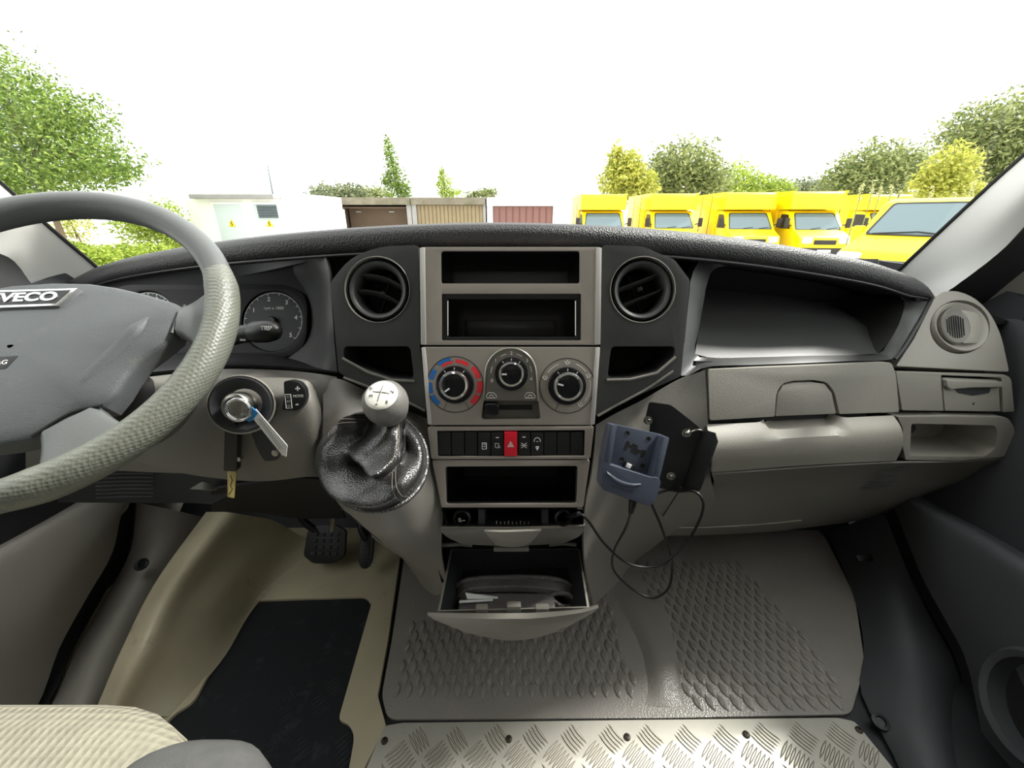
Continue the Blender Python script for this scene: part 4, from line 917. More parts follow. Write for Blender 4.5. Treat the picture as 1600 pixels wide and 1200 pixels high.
for a0, a1 in ((-78, 22), (158, 258)):
    n = 60; rows = []
    for i in range(n):
        t = deg(a0 + (a1 - a0) * i / (n - 1)); e = min(1, min(i, n - 1 - i) / 4); r = .0168 + .0022 * e
        rows.append([FW.w(math.cos(t) * (WR + r * .95 * math.cos(q)), math.sin(t) * (WR + r * .95 * math.cos(q)), r * 1.06 * math.sin(q)) for q in [2 * math.pi * k / 20 for k in range(20)]])
    b = MB(); b.grid(rows, cu=True); b.build('rim_grip', M['wheelgrip'], sw_, smooth=80)
half = [(0, .069), (.04, .0665), (.071, .059), (.105, .047), (.137, .033), (.152, .022), (.150, .008), (.146, -.002), (.145, -.016), (.130, -.034), (.117, -.048), (.109, -.068), (.104, -.087), (.096, -.104), (.082, -.106), (.070, -.109), (.056, -.122), (.042, -.133), (.02, -.138), (0, -.139)]
ol = half + [(-x, y) for x, y in half[-2:0:-1]]
oc = (0, -.03); rows = []
for s, h in ((1.0, -.022), (1.0, -.004), (.985, .001), (.95, .004), (.86, .007), (.7, .011), (.5, .014), (.25, .0155), (.02, .016)):
    rows.append([FW.w(oc[0] + (x - oc[0]) * s, oc[1] + (y - oc[1]) * s, h - .006) for x, y in ol])
b = MB(); b.grid(rows, cu=True); b.build('hub_pad', M['hub'], sw_, smooth=50)
# raised ribs of the pad
for sx in (-1, 1):
    b = MB(); b.tube(cr([FW.w(sx * x, y, h) for x, y, h in ((.118, .008, .000), (.098, -.028, -.004), (.078, -.062, -.005), (.06, -.095, -.006))], 16), [.003, .006, .009] + [.011] * 10 + [.010, .009, .008], 10); b.build('pad_rib', M['hub'], sw_, smooth=80)
# spokes
def spoke(a, b_, w0, w1, w2):
    d = V((b_[0] - a[0], b_[1] - a[1])); L = d.length; d.normalize(); n = V((-d.y, d.x)); rows = []
    for i in range(10):
        t = i / 9; w = w0 + (w1 - w0) * t if t < .5 else w1 + (w2 - w1) * ((t - .5) * 2) ** 2
        w = w1 + (w0 - w1) * (1 - t) ** 2 + (w2 - w1) * t ** 1.7
        c = V(a) + d * L * t
        rows.append([FW.w(c.x + n.x * w * q, c.y + n.y * w * q, h - .004) for q, h in ((-1, -.010), (-1, .002), (-.8, .006), (0, .007), (.8, .006), (1, .002), (1, -.010))])
    m = MB(); m.grid(rows, cu=True); m.add(rows[0], [list(range(7))]); m.add(rows[-1], [list(range(7))]); return m
for sx in (-1, 1):
    spoke((sx * .148, .003), (sx * .186, .004), .019, .022, .060).build('spoke', M['wheel'], sw_, smooth=50)
    spoke((sx * .069, -.118), (sx * .096, -.160), .026, .028, .046).build('spoke', M['wheel'], sw_, smooth=50)
    b = MB(); b.tube([FW.w(sx * x, y, .0) for x, y in ((.152, .024), (.147, .004), (.145, -.016))], .0018, 6); b.build('pad_seam', M['black'], sw_)
    b = MB(); b.tube(cr([FW.w(sx * x, y, .0) for x, y in ((.096, -.104), (.07, -.110), (.042, -.133))], 8), .0018, 6); b.build('pad_seam', M['black'], sw_)
b = MB(); b.lathe(FW.at(0, -.02), [(.045, -.16), (.05, -.02)], 24); b.build('column_boss', M['black'], sw_)
# badge
HB2 = .0095
bd = [(-.041, .022), (.031, .022), (.041, .034), (.036, .047), (-.036, .047), (-.046, .034)]
bd = [(-.044, .022), (.030, .0225), (.044, .034), (.037, .0475), (-.037, .047)]
bd = [(-.040, .0215), (.030, .0215), (.043, .046), (-.046, .046)]
b = MB(); b.prism(FW, bd, HB2 - .006, HB2 + .0015); bg = b.build('badge', M['chrome'], sw_, bevel=.0008)
bi = [(-.036, .0245), (.0265, .0245), (.0365, .043), (-.041, .043)]
b = MB(); b.prism(FW, bi, HB2 + .001, HB2 + .002); b.build('badge_field', M['black'], bg)
text('badge_lettering', 'IVECO', FW.at(-.003, .0337), .0165, M['chrome'], bg, h=HB2 + .0022, ext=.0006, sx=1.25, bold=.0006)
b = MB(); b.prism(FW, rpoly([(-.030, -.058), (.005, -.058), (.012, -.042), (-.026, -.042)], .002, 2), .007, .0098); ap = b.build('airbag_plate', M['black'], sw_, bevel=.0006)
text('airbag_lettering', 'AIRBAG', FW.at(-.009, -.050), .0075, M['white'], ap, h=.0100)

# ================================================================ column stalk
st = thing('column_stalk', 'black trip and lights stalk between the wheel rim and the rev counter', 'stalk', P(370, 530, .60))
sp = PP([(330, 535, .615), (370, 524, .60), (400, 519, .59)]); b = MB(); b.tube(cr(sp, 10), [.0135] * 10, 18); b.build('stalk_arm', M['black'], st, smooth=50)
e0, e1 = P(398, 519, .592), P(436, 516, .575); d = (e1 - e0)
b = MB(); b.tube([e0 + d * t for t in (0, .06, .5, .8, .93, 1)], [.0150, .0162, .0165, .0140, .009, .003], 20); b.build('stalk_tip', M['black'], st, smooth=60)
# lettering faces the camera-side of the tip
fc_ = P(413, 513, .567); ft = Frame(fc_, d, V((0, 0, 1))); text('stalk_lettering', 'TRIP', Frame(P(416, 513, .5655), (1, -.1, 0), (0, .25, .97)), .0085, M['white'], st, bold=.0002)
b = MB(); f7 = Frame(P(377, 522, .584), (1, -.15, 0), (0, .25, .97))
b.lathe(f7.at(0, .009), [(.0018, 0), (.0026, 0)], 12, caps=False); b.lathe(f7.at(-.002, .003), [(.0012, 0), (.0019, 0)], 10, caps=False); b.lathe(f7.at(.003, .003), [(.0012, 0), (.0019, 0)], 10, caps=False)
b.box(f7.at(.001, -.003), -.004, .004, -.0012, .0012, 0, .0003); b.box(f7.at(.002, -.0085), -.0045, .0045, -.0012, .0012, 0, .0003); b.build('stalk_pictogram', M['white'], st)

# ================================================================ ignition, keys
ig = thing('ignition_lock', 'chrome ignition barrel in dark recessed dish on the column', 'lock', P(375, 640, .5))
FI = Frame(P(378, 632, .476), (1, .05, 0), (0, .35, .93))
b = MB(); b.lathe(FI, [(.036, -.006), (.037, .002), (.034, .004), (.024, -.003), (.020, -.006)], 36, sx=1.12, caps=False); b.build('lock_dish', M['doord'], ig, smooth=50)
b = MB(); b.tube([FI.w(.0385 * 1.1 * math.cos(t), .0372 * math.sin(t), .002) for t in [2 * math.pi * k / 36 for k in range(36)]], .0012, 6, closed=True); b.build('dish_rim', LO, ig)
b = MB(); b.lathe(FI.at(-.002, -.002), [(.0185, -.008), (.0185, .009), (.016, .013), (.0125, .014), (.012, .010), (.0, .010)], 32, caps=False); b.build('lock_barrel', M['steel'], ig, smooth=40)
KO = FI.w(-.003, -.008, .02)
kr = thing('key_ring', 'chrome split ring hanging from the ignition barrel', 'key ring', KO)
FK = Frame(P(373, 640, .452), (1, .15, 0), (0, .15, 1))
b = MB(); b.tube([FK.w(.0135 * math.cos(t), .0135 * math.sin(t), 0) for t in [2 * math.pi * k / 32 for k in range(32)]], .0017, 8, closed=True); b.build('ring_wire', M['chrome'], kr, smooth=60)
b = MB(); b.tube([FK.w(.0135 * math.cos(t), .0135 * math.sin(t), .003) for t in [2 * math.pi * k / 32 for k in range(32)]], .0014, 8, closed=True); b.build('ring_wire', M['chrome'], kr, smooth=60)
ky = thing('van_key', 'black headed key with brass blade hanging straight down', 'key', P(362, 778, .466))
FY = Frame(P(363, 694, .466), (1, 0, 0), (0, .1, 1)); 
def fy(l): return FY.pxs(l)
b = MB(); b.prism(FY, rpoly(fy([(353, 733), (355, 664), (372, 660), (375, 668), (373, 734)]), .0025, 3), -.005, .005); b.build('key_head', M['black'], ky, bevel=.0018, seg=3)
b = MB(); b.prism(FY, rpoly(fy([(356, 776), (356, 736), (370, 736), (367, 778)]), .001, 2), -.0012, .0012); bl_ = b.build('key_blade', M['brass'], ky, bevel=.0005)
b = MB(); b.tube([FY.w(*p, .0013) for p in fy([(361, 742), (364, 750), (361, 758), (364, 764), (359, 772)])], .0006, 4); b.build('key_groove', M['screw'], bl_)
b = MB(); b.tube([FY.w(*p, 0) for p in fy([(366, 664), (367, 652), (369, 645)])], .002, 6); b.build('key_loop', M['steel'], ky)
b = MB(); b.lathe(FY.at(*FY.px(375, 716)), [(.003, -.004), (.0036, 0), (.003, .004)], 12); b.build('key_button', M['steel'], ky)
kf = thing('key_fob', 'dark grey remote fob on the key ring beside the key', 'key fob', P(420, 725, .467))
b = MB(); b.prism(FY, rpoly(fy([(384, 664), (396, 656), (408, 664), (434, 708), (430, 722), (410, 724), (398, 704)]), .004, 3), -.011, -.004); b.build('fob_body', M['doord'], kf, bevel=.002, seg=3)
b = MB(); b.lathe(FY.at(*FY.px(427, 710), -.004), [(.0045, -.001), (.0045, .0012), (.003, .002)], 16); b.build('fob_button', M['steel'], kf)
b = MB(); b.tube([FY.w(*p, -.008) for p in fy([(390, 660), (380, 650)])], .0018, 6); b.build('fob_loop', M['steel'], kf)
tg = thing('key_tag', 'white paper key tag with blue end and handwriting', 'tag', P(440, 705, .46))
b = MB(); b.prism(FY, fy([(394, 646), (403, 637), (452, 694), (450, 711), (444, 709)]), .004, .0048); tp = b.build('tag_paper', M['paper'], tg)
b = MB(); b.prism(FY, fy([(384, 650), (386, 632), (397, 634), (407, 643), (398, 655), (392, 657)]), .0035, .0053); b.build('tag_end', M['bluetag'], tg, bevel=.0005)
ru = random.Random(2)
b = MB(); p0 = V(fy([(408, 652)])[0]); p1 = V(fy([(446, 703)])[0]); dd = p1 - p0; nn = V((-dd.y, dd.x)).normalized()
for row in (-.0014, .0014): b.tube([FY.w(*(p0 + dd * (i / 40) + nn * (row + .0010 * math.sin(i * 1.9) * ru.uniform(.4, 1))), .0050) for i in range(38)], .00022, 4)
b.build('handwriting', M['greyprint'], tg)

# trip switch pod right of the ignition
pod_ = thing('trip_switch', 'black D shaped switch with plus mode and minus keys', 'switch', P(460, 640, .515))
FD = Frame(P(460, 620, .480), (1, .1, 0), (0, .25, .97))
dl = FD.pxs([(443, 596), (455, 594), (468, 598), (476, 608), (478, 622), (474, 634), (464, 642), (440, 641), (444, 620)])
b = MB(); b.prism(FD, rpoly(dl, .003, 3), -.012, .0); b.build('switch_body', M['black'], pod_, bevel=.0015)
text('key_lettering', '+', FD.at(*FD.px(465, 608)), .011, M['white'], pod_, bold=.0003)
text('key_lettering', 'MODE', FD.at(*FD.px(466, 619)), .0045, M['white'], pod_)
text('key_lettering', '-', FD.at(*FD.px(464, 631)), .011, M['white'], pod_, bold=.0003)
b = MB(); a, c = FD.px(451, 627); b.tube([FD.w(a - .0035, c - .009, .0005), FD.w(a + .0035, c - .009, .0005), FD.w(a + .0035, c + .009, .0005), FD.w(a - .0035, c + .009, .0005)], .0004, 4, closed=True)
for k in (-.006, 0, .006): b.lathe(FD.at(a, c + k, .0004), [(.0012, 0), (.0018, 0)], 8, caps=False)
b.build('lamp_pictogram', M['white'], pod_)
b = MB(); a, c = FD.px(423, 640); b.tube(cr([FD.w(*FD.px(424, 622), -.004), FD.w(*FD.px(428, 634), -.003), FD.w(*FD.px(426, 650), -.004)], 8), .0012, 5); b.build('shroud_seam', M['black'], dash)

# ================================================================ gear lever
gl_ = thing('gear_lever', 'grey ball gear knob on black leather gaiter with stitched seams', 'gear lever', P(588, 740, .46))
kc = P(603, 630, .44); KRd = .0262
FKN = Frame(kc, (1, .05, 0), (0, .80, .60)); FKN = Frame(kc, (1, 0.0, 0), (0, .80, .60))
prof_k = [(.012, -.036), (.016, -.028), (.0225, -.018), (.0262, -.004), (.0265, .004), (.0248, .0120), (.0215, .0172), (.0188, .0198)]
b = MB(); b.lathe(FKN, prof_k, 40, caps=False); b.build('gear_knob', M['knob'], gl_, smooth=60)
b = MB(); b.lathe(FKN, [(.0192, .0192), (.0178, .0208), (.0145, .0221), (.008, .0232), (.0, .0236)], 36, caps=False); kt = b.build('knob_cap', M['knobtop'], gl_, smooth=60)
hk = lambda x, y: .0238 - (x * x + y * y) * 9
b = MB()
for l in ([(.001, .011), (.0, .004), (-.001, -.003), (-.002, -.010)], [(-.0095, .003), (-.004, .002), (.0, .002)], [(.001, .0015), (.005, .001), (.010, .0)], [(-.010, .008), (-.0135, .004)]):
    b.tube([FKN.w(x, y, hk(x, y)) for x, y in l], .0005, 4)
b.build('shift_pattern', M['greyprint'], kt)
for s, x, y in (('A', -.013, .0075), ('M', -.0105, -.003), ('-', .0018, .0155), ('+', -.0026, -.0135), ('R', .0085, -.0105), ('N', .0125, .0025)):
    text('shift_letter', s, FKN.at(x, y, hk(x, y)), .0058, M['greyprint'], kt, h=.0003)
# gaiter: rings from knob neck to base oval, with deep folds
base_c = P(583, 722, .452)
neck = kc + FKN.n * -.034 + V((0, 0, -.002))
ring = [P(585 + 82 * math.cos(t), 722 - 78 * math.sin(t) - 2, .452 + .055 * (math.sin(t)) * 1.0 - .018 * (math.sin(t) < 0) * math.sin(t) * -1) for t in [2 * math.pi * k / 96 for k in range(96)]]
GC = sum(ring, V((0, 0, 0))) / 96
ax = (neck - GC)
rows = []
nr = 48; rg = random.Random(7)
gn = ax.normalized()
lo_n = V((0, -.62, .35)).normalized()
for i in range(nr):
    t = i / (nr - 1); r = []
    for k in range(96):
        a = 2 * math.pi * k / 96
        outp = ring[k]; nk = neck + (ring[k] - GC).normalized() * (.0135 + .002 * math.sin(3 * a))
        # bulged profile: rises steeply near the rim, flat roll, then climbs the stick
        s = t ** .9; rad = 1 - s
        p = GC + (outp - GC) * (1 - .80 * s) + ax * (s ** 1.6) + lo_n * (.030 * math.sin(math.pi * min(1, t * 1.25)) ** 1.2 if t < .8 else 0)
        p = p.lerp(nk, max(0, (t - .72) / .28))
        fold = .010 * math.sin(2 * a + 6.5 * t + .6) * math.sin(math.pi * t) + .006 * math.sin(5 * a - 9 * t + 1.0) * math.sin(math.pi * t) ** 2 + .0045 * math.sin(3 * a + 14 * t) * math.sin(math.pi * t)
        # big diagonal valley towards the driver
        dv_ = math.cos(a - deg(250)); fold -= .012 * max(0, dv_) ** 3 * math.exp(-((t - .45) / .13) ** 2)
        fold += .008 * max(0, math.cos(a - deg(285))) ** 2 * math.exp(-((t - .62) / .09) ** 2)
        fold += .011 * math.exp(-((t - .14) / .09) ** 2) - .017 * math.exp(-((t - .40) / .10) ** 2) * (.55 + .45 * math.cos(a - deg(330)))
        fold += .010 * math.exp(-((t - .52) / .07) ** 2) * max(0, math.cos(a - deg(235))) ** 2
        r.append(p + ((p - GC - ax * s).normalized() * .5 + lo_n * .8) * fold)
    rows.append(r)
b = MB(); b.grid(rows, cu=True); ga_ = b.build('gaiter', M['leather'], gl_, smooth=80)
for k0 in (82, 36):
    for dk in (-1, 1):
        b = MB(); b.tube([rows[i][(k0 + dk) % 96] + lo_n * .0003 for i in range(nr)], .00035, 4); b.build('stitching', M['thread'], ga_)
b = MB(); b.tube([rows[0][k] for k in range(0, 96, 2)], .0032, 8, closed=True); b.build('gaiter_rim', M['leather'], gl_, smooth=80)

# ================================================================ pedals
def pedal(pc, w, h, arm, lab, ribs, zz):
    q = P(*pc); t = thing('pedal', lab, 'pedal', q + V((0, -.01, -.03))); fr = Frame(q, (1, 0, 0), (0, .62, .78))
    hx = [(-w, -h * .6), (-w * .5, -h), (w * .5, -h), (w, -h * .6), (w * .95, h * .7), (w * .4, h), (-w * .4, h), (-w * .95, h * .7)]
    b = MB(); b.prism(fr, rpoly(hx, .008, 3), -.012, 0); pd = b.build('pedal_pad', M['black'], t, bevel=.003)
    for i in range(ribs[0]):
        for j in range(ribs[1]):
            x = -w * .7 + 1.4 * w * (i + .5) / ribs[0]; y = -h * .65 + 1.3 * h * (j + .5) / ribs[1]; b = MB(); b.box(fr, x - w * .5 / ribs[0], x + w * .5 / ribs[0], y - h * .38 / ribs[1], y + h * .38 / ribs[1], 0, .0035); b.build('pad_stud', M['doord'], pd, bevel=.001)
    b = MB(); b.tube(cr([fr.w(0, h * .3, -.012)] + PP(arm), 10), .009, 8); b.build('pedal_arm', M['black'], t, smooth=60)
pedal((508, 850, .80), .052, .046, [(475, 815, .83), (450, 770, .84), (440, 740, .86)], 'black brake pedal with ribbed round pad', (4, 4), 0)
pedal((572, 858, .78), .017, .045, [(566, 830, .80), (560, 800, .84)], 'narrow black ribbed accelerator pedal next to the gear console', (1, 8), 0)
b = MB(); b.tube(PP([(519, 828, .78), (521, 800, .76), (522, 770, .75)]), [.007, .006, .006], 8); tag(b.build('pedal_rod', M['steel'], smooth=60), 'bare steel rod rising behind the brake pedal', 'rod')

# ================================================================ phone cradle, bracket, cable
brk = thing('mounting_bracket', 'bent black steel bracket bolted to the dash behind the phone cradle', 'bracket', P(1070, 770, .50))
FB = frame3(P(1040, 765, .500), P(1112, 772, .488), P(1015, 640, .525))
bp = FB.pxs([(1014, 628), (1048, 632), (1084, 660), (1098, 672), (1066, 768), (1030, 762), (1014, 760), (1012, 700), (1016, 660), (1008, 655)])
b = MB(); b.prism(FB, rpoly(bp, .004, 2), -.0015, .0015); b.build('bracket_plate', M['bracket'], brk, bevel=.0005)
fb2 = [P(1098, 671, .508), P(1116, 676, .490), P(1120, 690, .488), P(1092, 766, .474), P(1084, 770, .475), P(1066, 766, .492)]
b = MB(); n_ = (fb2[1] - fb2[0]).cross(fb2[-1] - fb2[0]).normalized() * .003; b.add(fb2 + [p + n_ for p in fb2], [[0, 1, 2, 3, 4, 5], [11, 10, 9, 8, 7, 6]] + [[i, (i + 1) % 6, 6 + (i + 1) % 6, 6 + i] for i in range(6)]); b.build('bracket_flange', M['bracket'], brk, bevel=.0006)
for pc in ((1012, 656), (1072, 676), (1048, 743)):
    f8 = FB.at(*FB.px(*pc), .0015); b = MB(); b.lathe(f8, [(.0062, 0), (.0062, .001), (.0042, .0015), (.0042, .004), (.003, .0055), (.0018, .005), (.0015, .003)], 6 if False else 18); b.build('bolt', M['steel'], brk, smooth=40)
b = MB(); b.tube(cr([FB.w(*FB.px(1072, 676), .004), FB.w(*FB.px(1085, 668), .010), FB.w(*FB.px(1095, 670), .006), FB.w(*FB.px(1098, 676), .001)], 10), .0012, 6); b.build('wire_loop', M['steel'], brk)

crd = thing('phone_cradle', 'blue grey handheld scanner cradle with pin connector on the dash', 'phone cradle', P(980, 782, .45))
FH = frame3(P(978, 760, .445), P(1020, 771, .442), P(985, 680, .470))
def fh(l, h=0): return FH.pxs(l, h)
b = MB(); b.prism(FH, rpoly(fh([(935, 758), (939, 716), (951, 661), (1041, 681), (1026, 745), (1018, 778), (1010, 785), (1000, 784)]), [.006, .003, .004, .004, .002, .006, .004, .004], 3), -.014, -.004); b.build('back_plate', M['cradle'], crd, bevel=.002)
b = MB(); b.prism(FH, rpoly(fh([(935, 760), (940, 716), (948, 722), (1012, 742), (1020, 741), (1027, 748), (1018, 779), (1008, 786)]), [.006, .003, .003, .003, .003, .004, .006, .004], 3), -.006, .014); b.build('lower_cup', M['cradle'], crd, bevel=.0025, seg=3)
b = MB(); b.prism(FH, rpoly(fh([(939, 720), (950, 661), (960, 663), (950, 724)]), .002, 2), -.006, .014); b.build('side_wall', M['cradle'], crd, bevel=.002)
b = MB(); b.prism(FH, rpoly(fh([(1012, 745), (1030, 679), (1041, 682), (1025, 748)]), .002, 2), -.006, .012); b.build('side_wall', M['cradle'], crd, bevel=.002)
b = MB()
for t in range(1): pass
sm = cr([V((*q, .0142)) for q in fh([(948, 736), (965, 748), (985, 755), (1001, 755)], .014)], 14); lo2 = cr([V((*q, .0142)) for q in fh([(949, 741), (964, 755), (984, 760), (1001, 758)], .014)], 14)
g1 = [FH.w(p.x, p.y, .0145) for p in sm]; g2 = [FH.w(p.x, p.y, .0155) for p in lo2]; b.shell([g1, [a.lerp(c, .5) + FH.n * .0012 for a, c in zip(g1, g2)], g2], .002); b.build('grip_ridge', M['cradle'], crd, smooth=60)
for pc in ((980, 677), (1013, 686), (971, 718), (1004, 728)):
    b = MB(); b.lathe(FH.at(*FH.px(*pc, -.004), -.004), [(.0032, -.001), (.0032, .0006), (.0018, .0002)], 14); b.build('screw_hole', M['deep'], crd)
b = MB(); f9 = FH.at(*FH.px(992, 702, -.004), -.004, -.18); b.prism(f9, [(-.014, -.006), (-.010, -.006), (-.010, -.001), (-.004, -.001), (-.004, -.006), (.006, -.006), (.006, -.002), (.010, -.002), (.010, -.006), (.014, -.006), (.014, .004), (.009, .004), (.009, .002), (.002, .002), (.002, .006), (-.006, .006), (-.006, .003), (-.010, .003), (-.010, .006), (-.014, .006)], -.001, .0005); b.build('mount_recess', M['deep'], crd)
b = MB(); f10 = FH.at(*FH.px(983, 728, .002), -.002, -.2); b.box(f10, -.007, .009, -.006, .004, 0, .006); cn = b.build('connector_block', M['black'], crd, bevel=.001)
b = MB(); b.box(f10, -.005, .0015, -.003, .003, .006, .008); b.build('connector_pins', M['white'], cn, bevel=.0004)
b = MB(); 
for k in range(5): fq = FH.at(*FH.px(958 + 7 * k, 760 + 2 * k, .014), .0141, -.2); b.box(fq, -.0018, .0018, -.0014, .0014, 0, .0003)
b.build('moulded_lettering', mat('embossed_grey', lin_c(50, 54, 64), .5), crd)
b = MB(); b.tube(PP([(989, 780, .446), (988, 790, .446), (986, 800, .447)]), [.0055, .005, .0038], 10); b.build('strain_relief', M['cable'], crd, smooth=60)
# cable: cradle -> loop to floor side -> bracket -> socket
ck = [(986, 800, .447), (978, 825, .46), (960, 860, .475), (957, 885, .48), (970, 905, .48), (1000, 928, .475), (1025, 934, .47), (1045, 918, .468), (1050, 885, .468), (1046, 862, .466), (1032, 820, .462), (1018, 785, .465), (1024, 772, .49)]
ck2 = [(1060, 768, .488), (1085, 768, .470), (1098, 782, .462), (1096, 805, .46), (1078, 840, .46), (1050, 870, .458), (1020, 886, .455), (980, 880, .452), (945, 850, .45), (920, 815, .448), (905, 803, .452), (885, 807, .475)]
cb = thing('charger_cable', 'thin black charger cable looping from the cradle to the socket', 'cable', P(1025, 934, .47))
b = MB(); b.tube(cr(pts(ck), 90), .0020, 8); b.build('cable_loop', M['cable'], cb, smooth=80)
b = MB(); b.tube(cr(pts(ck2), 90), .0020, 8); b.build('cable_loop', M['cable'], cb, smooth=80)
b = MB(); b.tube(cr(pts([(1024, 772, .49), (1045, 766, .50), (1060, 768, .488)]), 10), .0020, 8); b.build('cable_loop', M['cable'], cb, smooth=80)
b = MB(); b.tube(cr(pts([(1064, 762, .485), (1040, 800, .56), (1025, 824, .60)]), 12), .0012, 6); b.build('cable_tail', M['cable'], cb, smooth=80)
b = MB(); b.tube(PP([(905, 803, .452), (890, 806, .468), (878, 809, .49)]), [.0035, .0045, .0075], 12); b.build('cable_plug', M['cable'], cb, smooth=60)

# ================================================================ driver seat
se = thing('driver_seat', 'fabric driver seat cushion, beige centre with dark grey bolster', 'seat', (-.5, .05, .02))
def seat_block(x0, x1, y0, y1, z0, z1, r, m, nm, par):
    b = MB(); fr = WORLD; poly = rpoly(rect(x0, x1, y0, y1), r, 8); c = ((x0 + x1) / 2, (y0 + y1) / 2); rows = []
    for s, z in ((.94, z0), (1.0, z0 + .03), (1.0, z1 - .05), (.985, z1 - .02), (.94, z1 - .004), (.85, z1 + .006), (.5, z1 + .01), (.01, z1 + .01)):
        rows.append([V((c[0] + (p[0] - c[0]) * s, c[1] + (p[1] - c[1]) * s, z)) for p in poly])
    b.grid(rows, cu=True); b.add(rows[0], [list(range(len(poly)))[::-1]]); return b.build(nm, m, par, smooth=80)
seat_block(-.80, -.295, -.25, .285, .22, .372, .15, M['fabric'], 'seat_cushion', se)
seat_block(-.37, -.225, -.25, .247, .20, .383, .06, M['fabricd'], 'seat_bolster', se)
seat_block(-.875, -.76, -.25, .22, .20, .360, .05, M['fabricd'], 'seat_bolster', se)
b = MB(); b.box(WORLD, -.78, -.28, -.2, .2, .012, .22); b.build('seat_base', M['doord'], se, bevel=.01)

# unseen passenger bench seat behind the frame, added to cut low bounce light
be = thing('unseen_bench_seat', 'unseen dark grey fabric passenger bench seat added behind the chequer plate', 'seat', (.36, -.1, .02))
seat_block(-.14, .86, -.45, .185, .20, .37, .07, M['fabricd'], 'seat_cushion', be)
b = MB(); b.box(WORLD, -.10, .82, -.42, .14, .013, .2); b.build('seat_base', M['doord'], be, bevel=.01)
b = MB(); fr = Frame((.36, -.42, .34), (1, 0, 0), (0, -.2, 1)); b.prism(fr, rpoly(rect(-.5, .5, 0, .62), .08, 4), -.06, .06); b.build('backrest', M['fabricd'], be, bevel=.03)
b = MB(); fr = Frame((-.55, -.30, .34), (1, 0, 0), (0, -.2, 1)); b.prism(fr, rpoly(rect(-.25, .25, 0, .65), .08, 4), -.06, .06); b.build('backrest', M['fabricd'], se, bevel=.03)
# ================================================================ outside the windscreen
M['yard'] = mat('pale_concrete', lin_c(190, 188, 178), .9, bump=.2, bscale=20, btype='noise', var=.1, vscale=.6)
M['yellow'] = mat('van_yellow', lin_c(255, 226, 8), .35, var=.03, vscale=2)
M['vglass'] = mat('vehicle_glass', lin_c(96, 116, 122), .08, spec=.8)
M['dark'] = mat('vehicle_black', lin_c(38, 36, 36), .5)
M['tyre'] = mat('tyre_rubber', lin_c(26, 26, 26), .8)
M['lamp'] = mat('headlamp', lin_c(205, 205, 205), .12, metal=.4)
M['render'] = mat('white_render', lin_c(240, 240, 234), .8, var=.03, vscale=2)
M['doorw'] = mat('pale_steel_door', lin_c(196, 206, 206), .55)
M['louv'] = mat('louvre_grey', lin_c(92, 104, 110), .5)
M['slab'] = mat('roof_slab', lin_c(150, 148, 146), .8, var=.1, vscale=3)
M['moss'] = mat('mossy_concrete', lin_c(126, 118, 104), .95, bump=.6, bscale=30, btype='noise', var=.2, vscale=3, dirt=lin_c(96, 100, 66), dscale=2.2, dthr=.5)
M['garint'] = mat('garage_brown', lin_c(110, 92, 76), .8, var=.1, vscale=2)
M['gardoor'] = mat('garage_tan', lin_c(140, 124, 94), .6, var=.08, vscale=3)
M['garred'] = mat('garage_red', lin_c(128, 92, 86), .7)
M['warn'] = mat('warning_yellow', lin_c(236, 200, 30), .6)
M['bark'] = mat('bark', lin_c(104, 88, 66), .9, bump=1, bscale=24, btype='noise')
LF = {'lime': leafmat("lime_leaf", lin_c(112, 138, 44), lin_c(190, 204, 96)), 'green': leafmat('green_leaf', lin_c(72, 100, 44), lin_c(148, 168, 82)),
      'olive': leafmat('olive_leaf', lin_c(92, 108, 62), lin_c(172, 178, 118)), 'yellow': leafmat('yellow_leaf', lin_c(136, 146, 54), lin_c(214, 212, 112)), 'grey': leafmat('grey_leaf', lin_c(96, 108, 80), lin_c(158, 164, 126)),
      'pale': leafmat('pale_grass', lin_c(170, 170, 110), lin_c(222, 220, 170))}
b = MB(); b.grid([[V((x, y, GZ - .002 * 0)) for x in (-120, 0, 120)] for y in (1.4, 30, 160)])
struct(b.build('ground', M['yard']), 'pale concrete yard in front of the van')
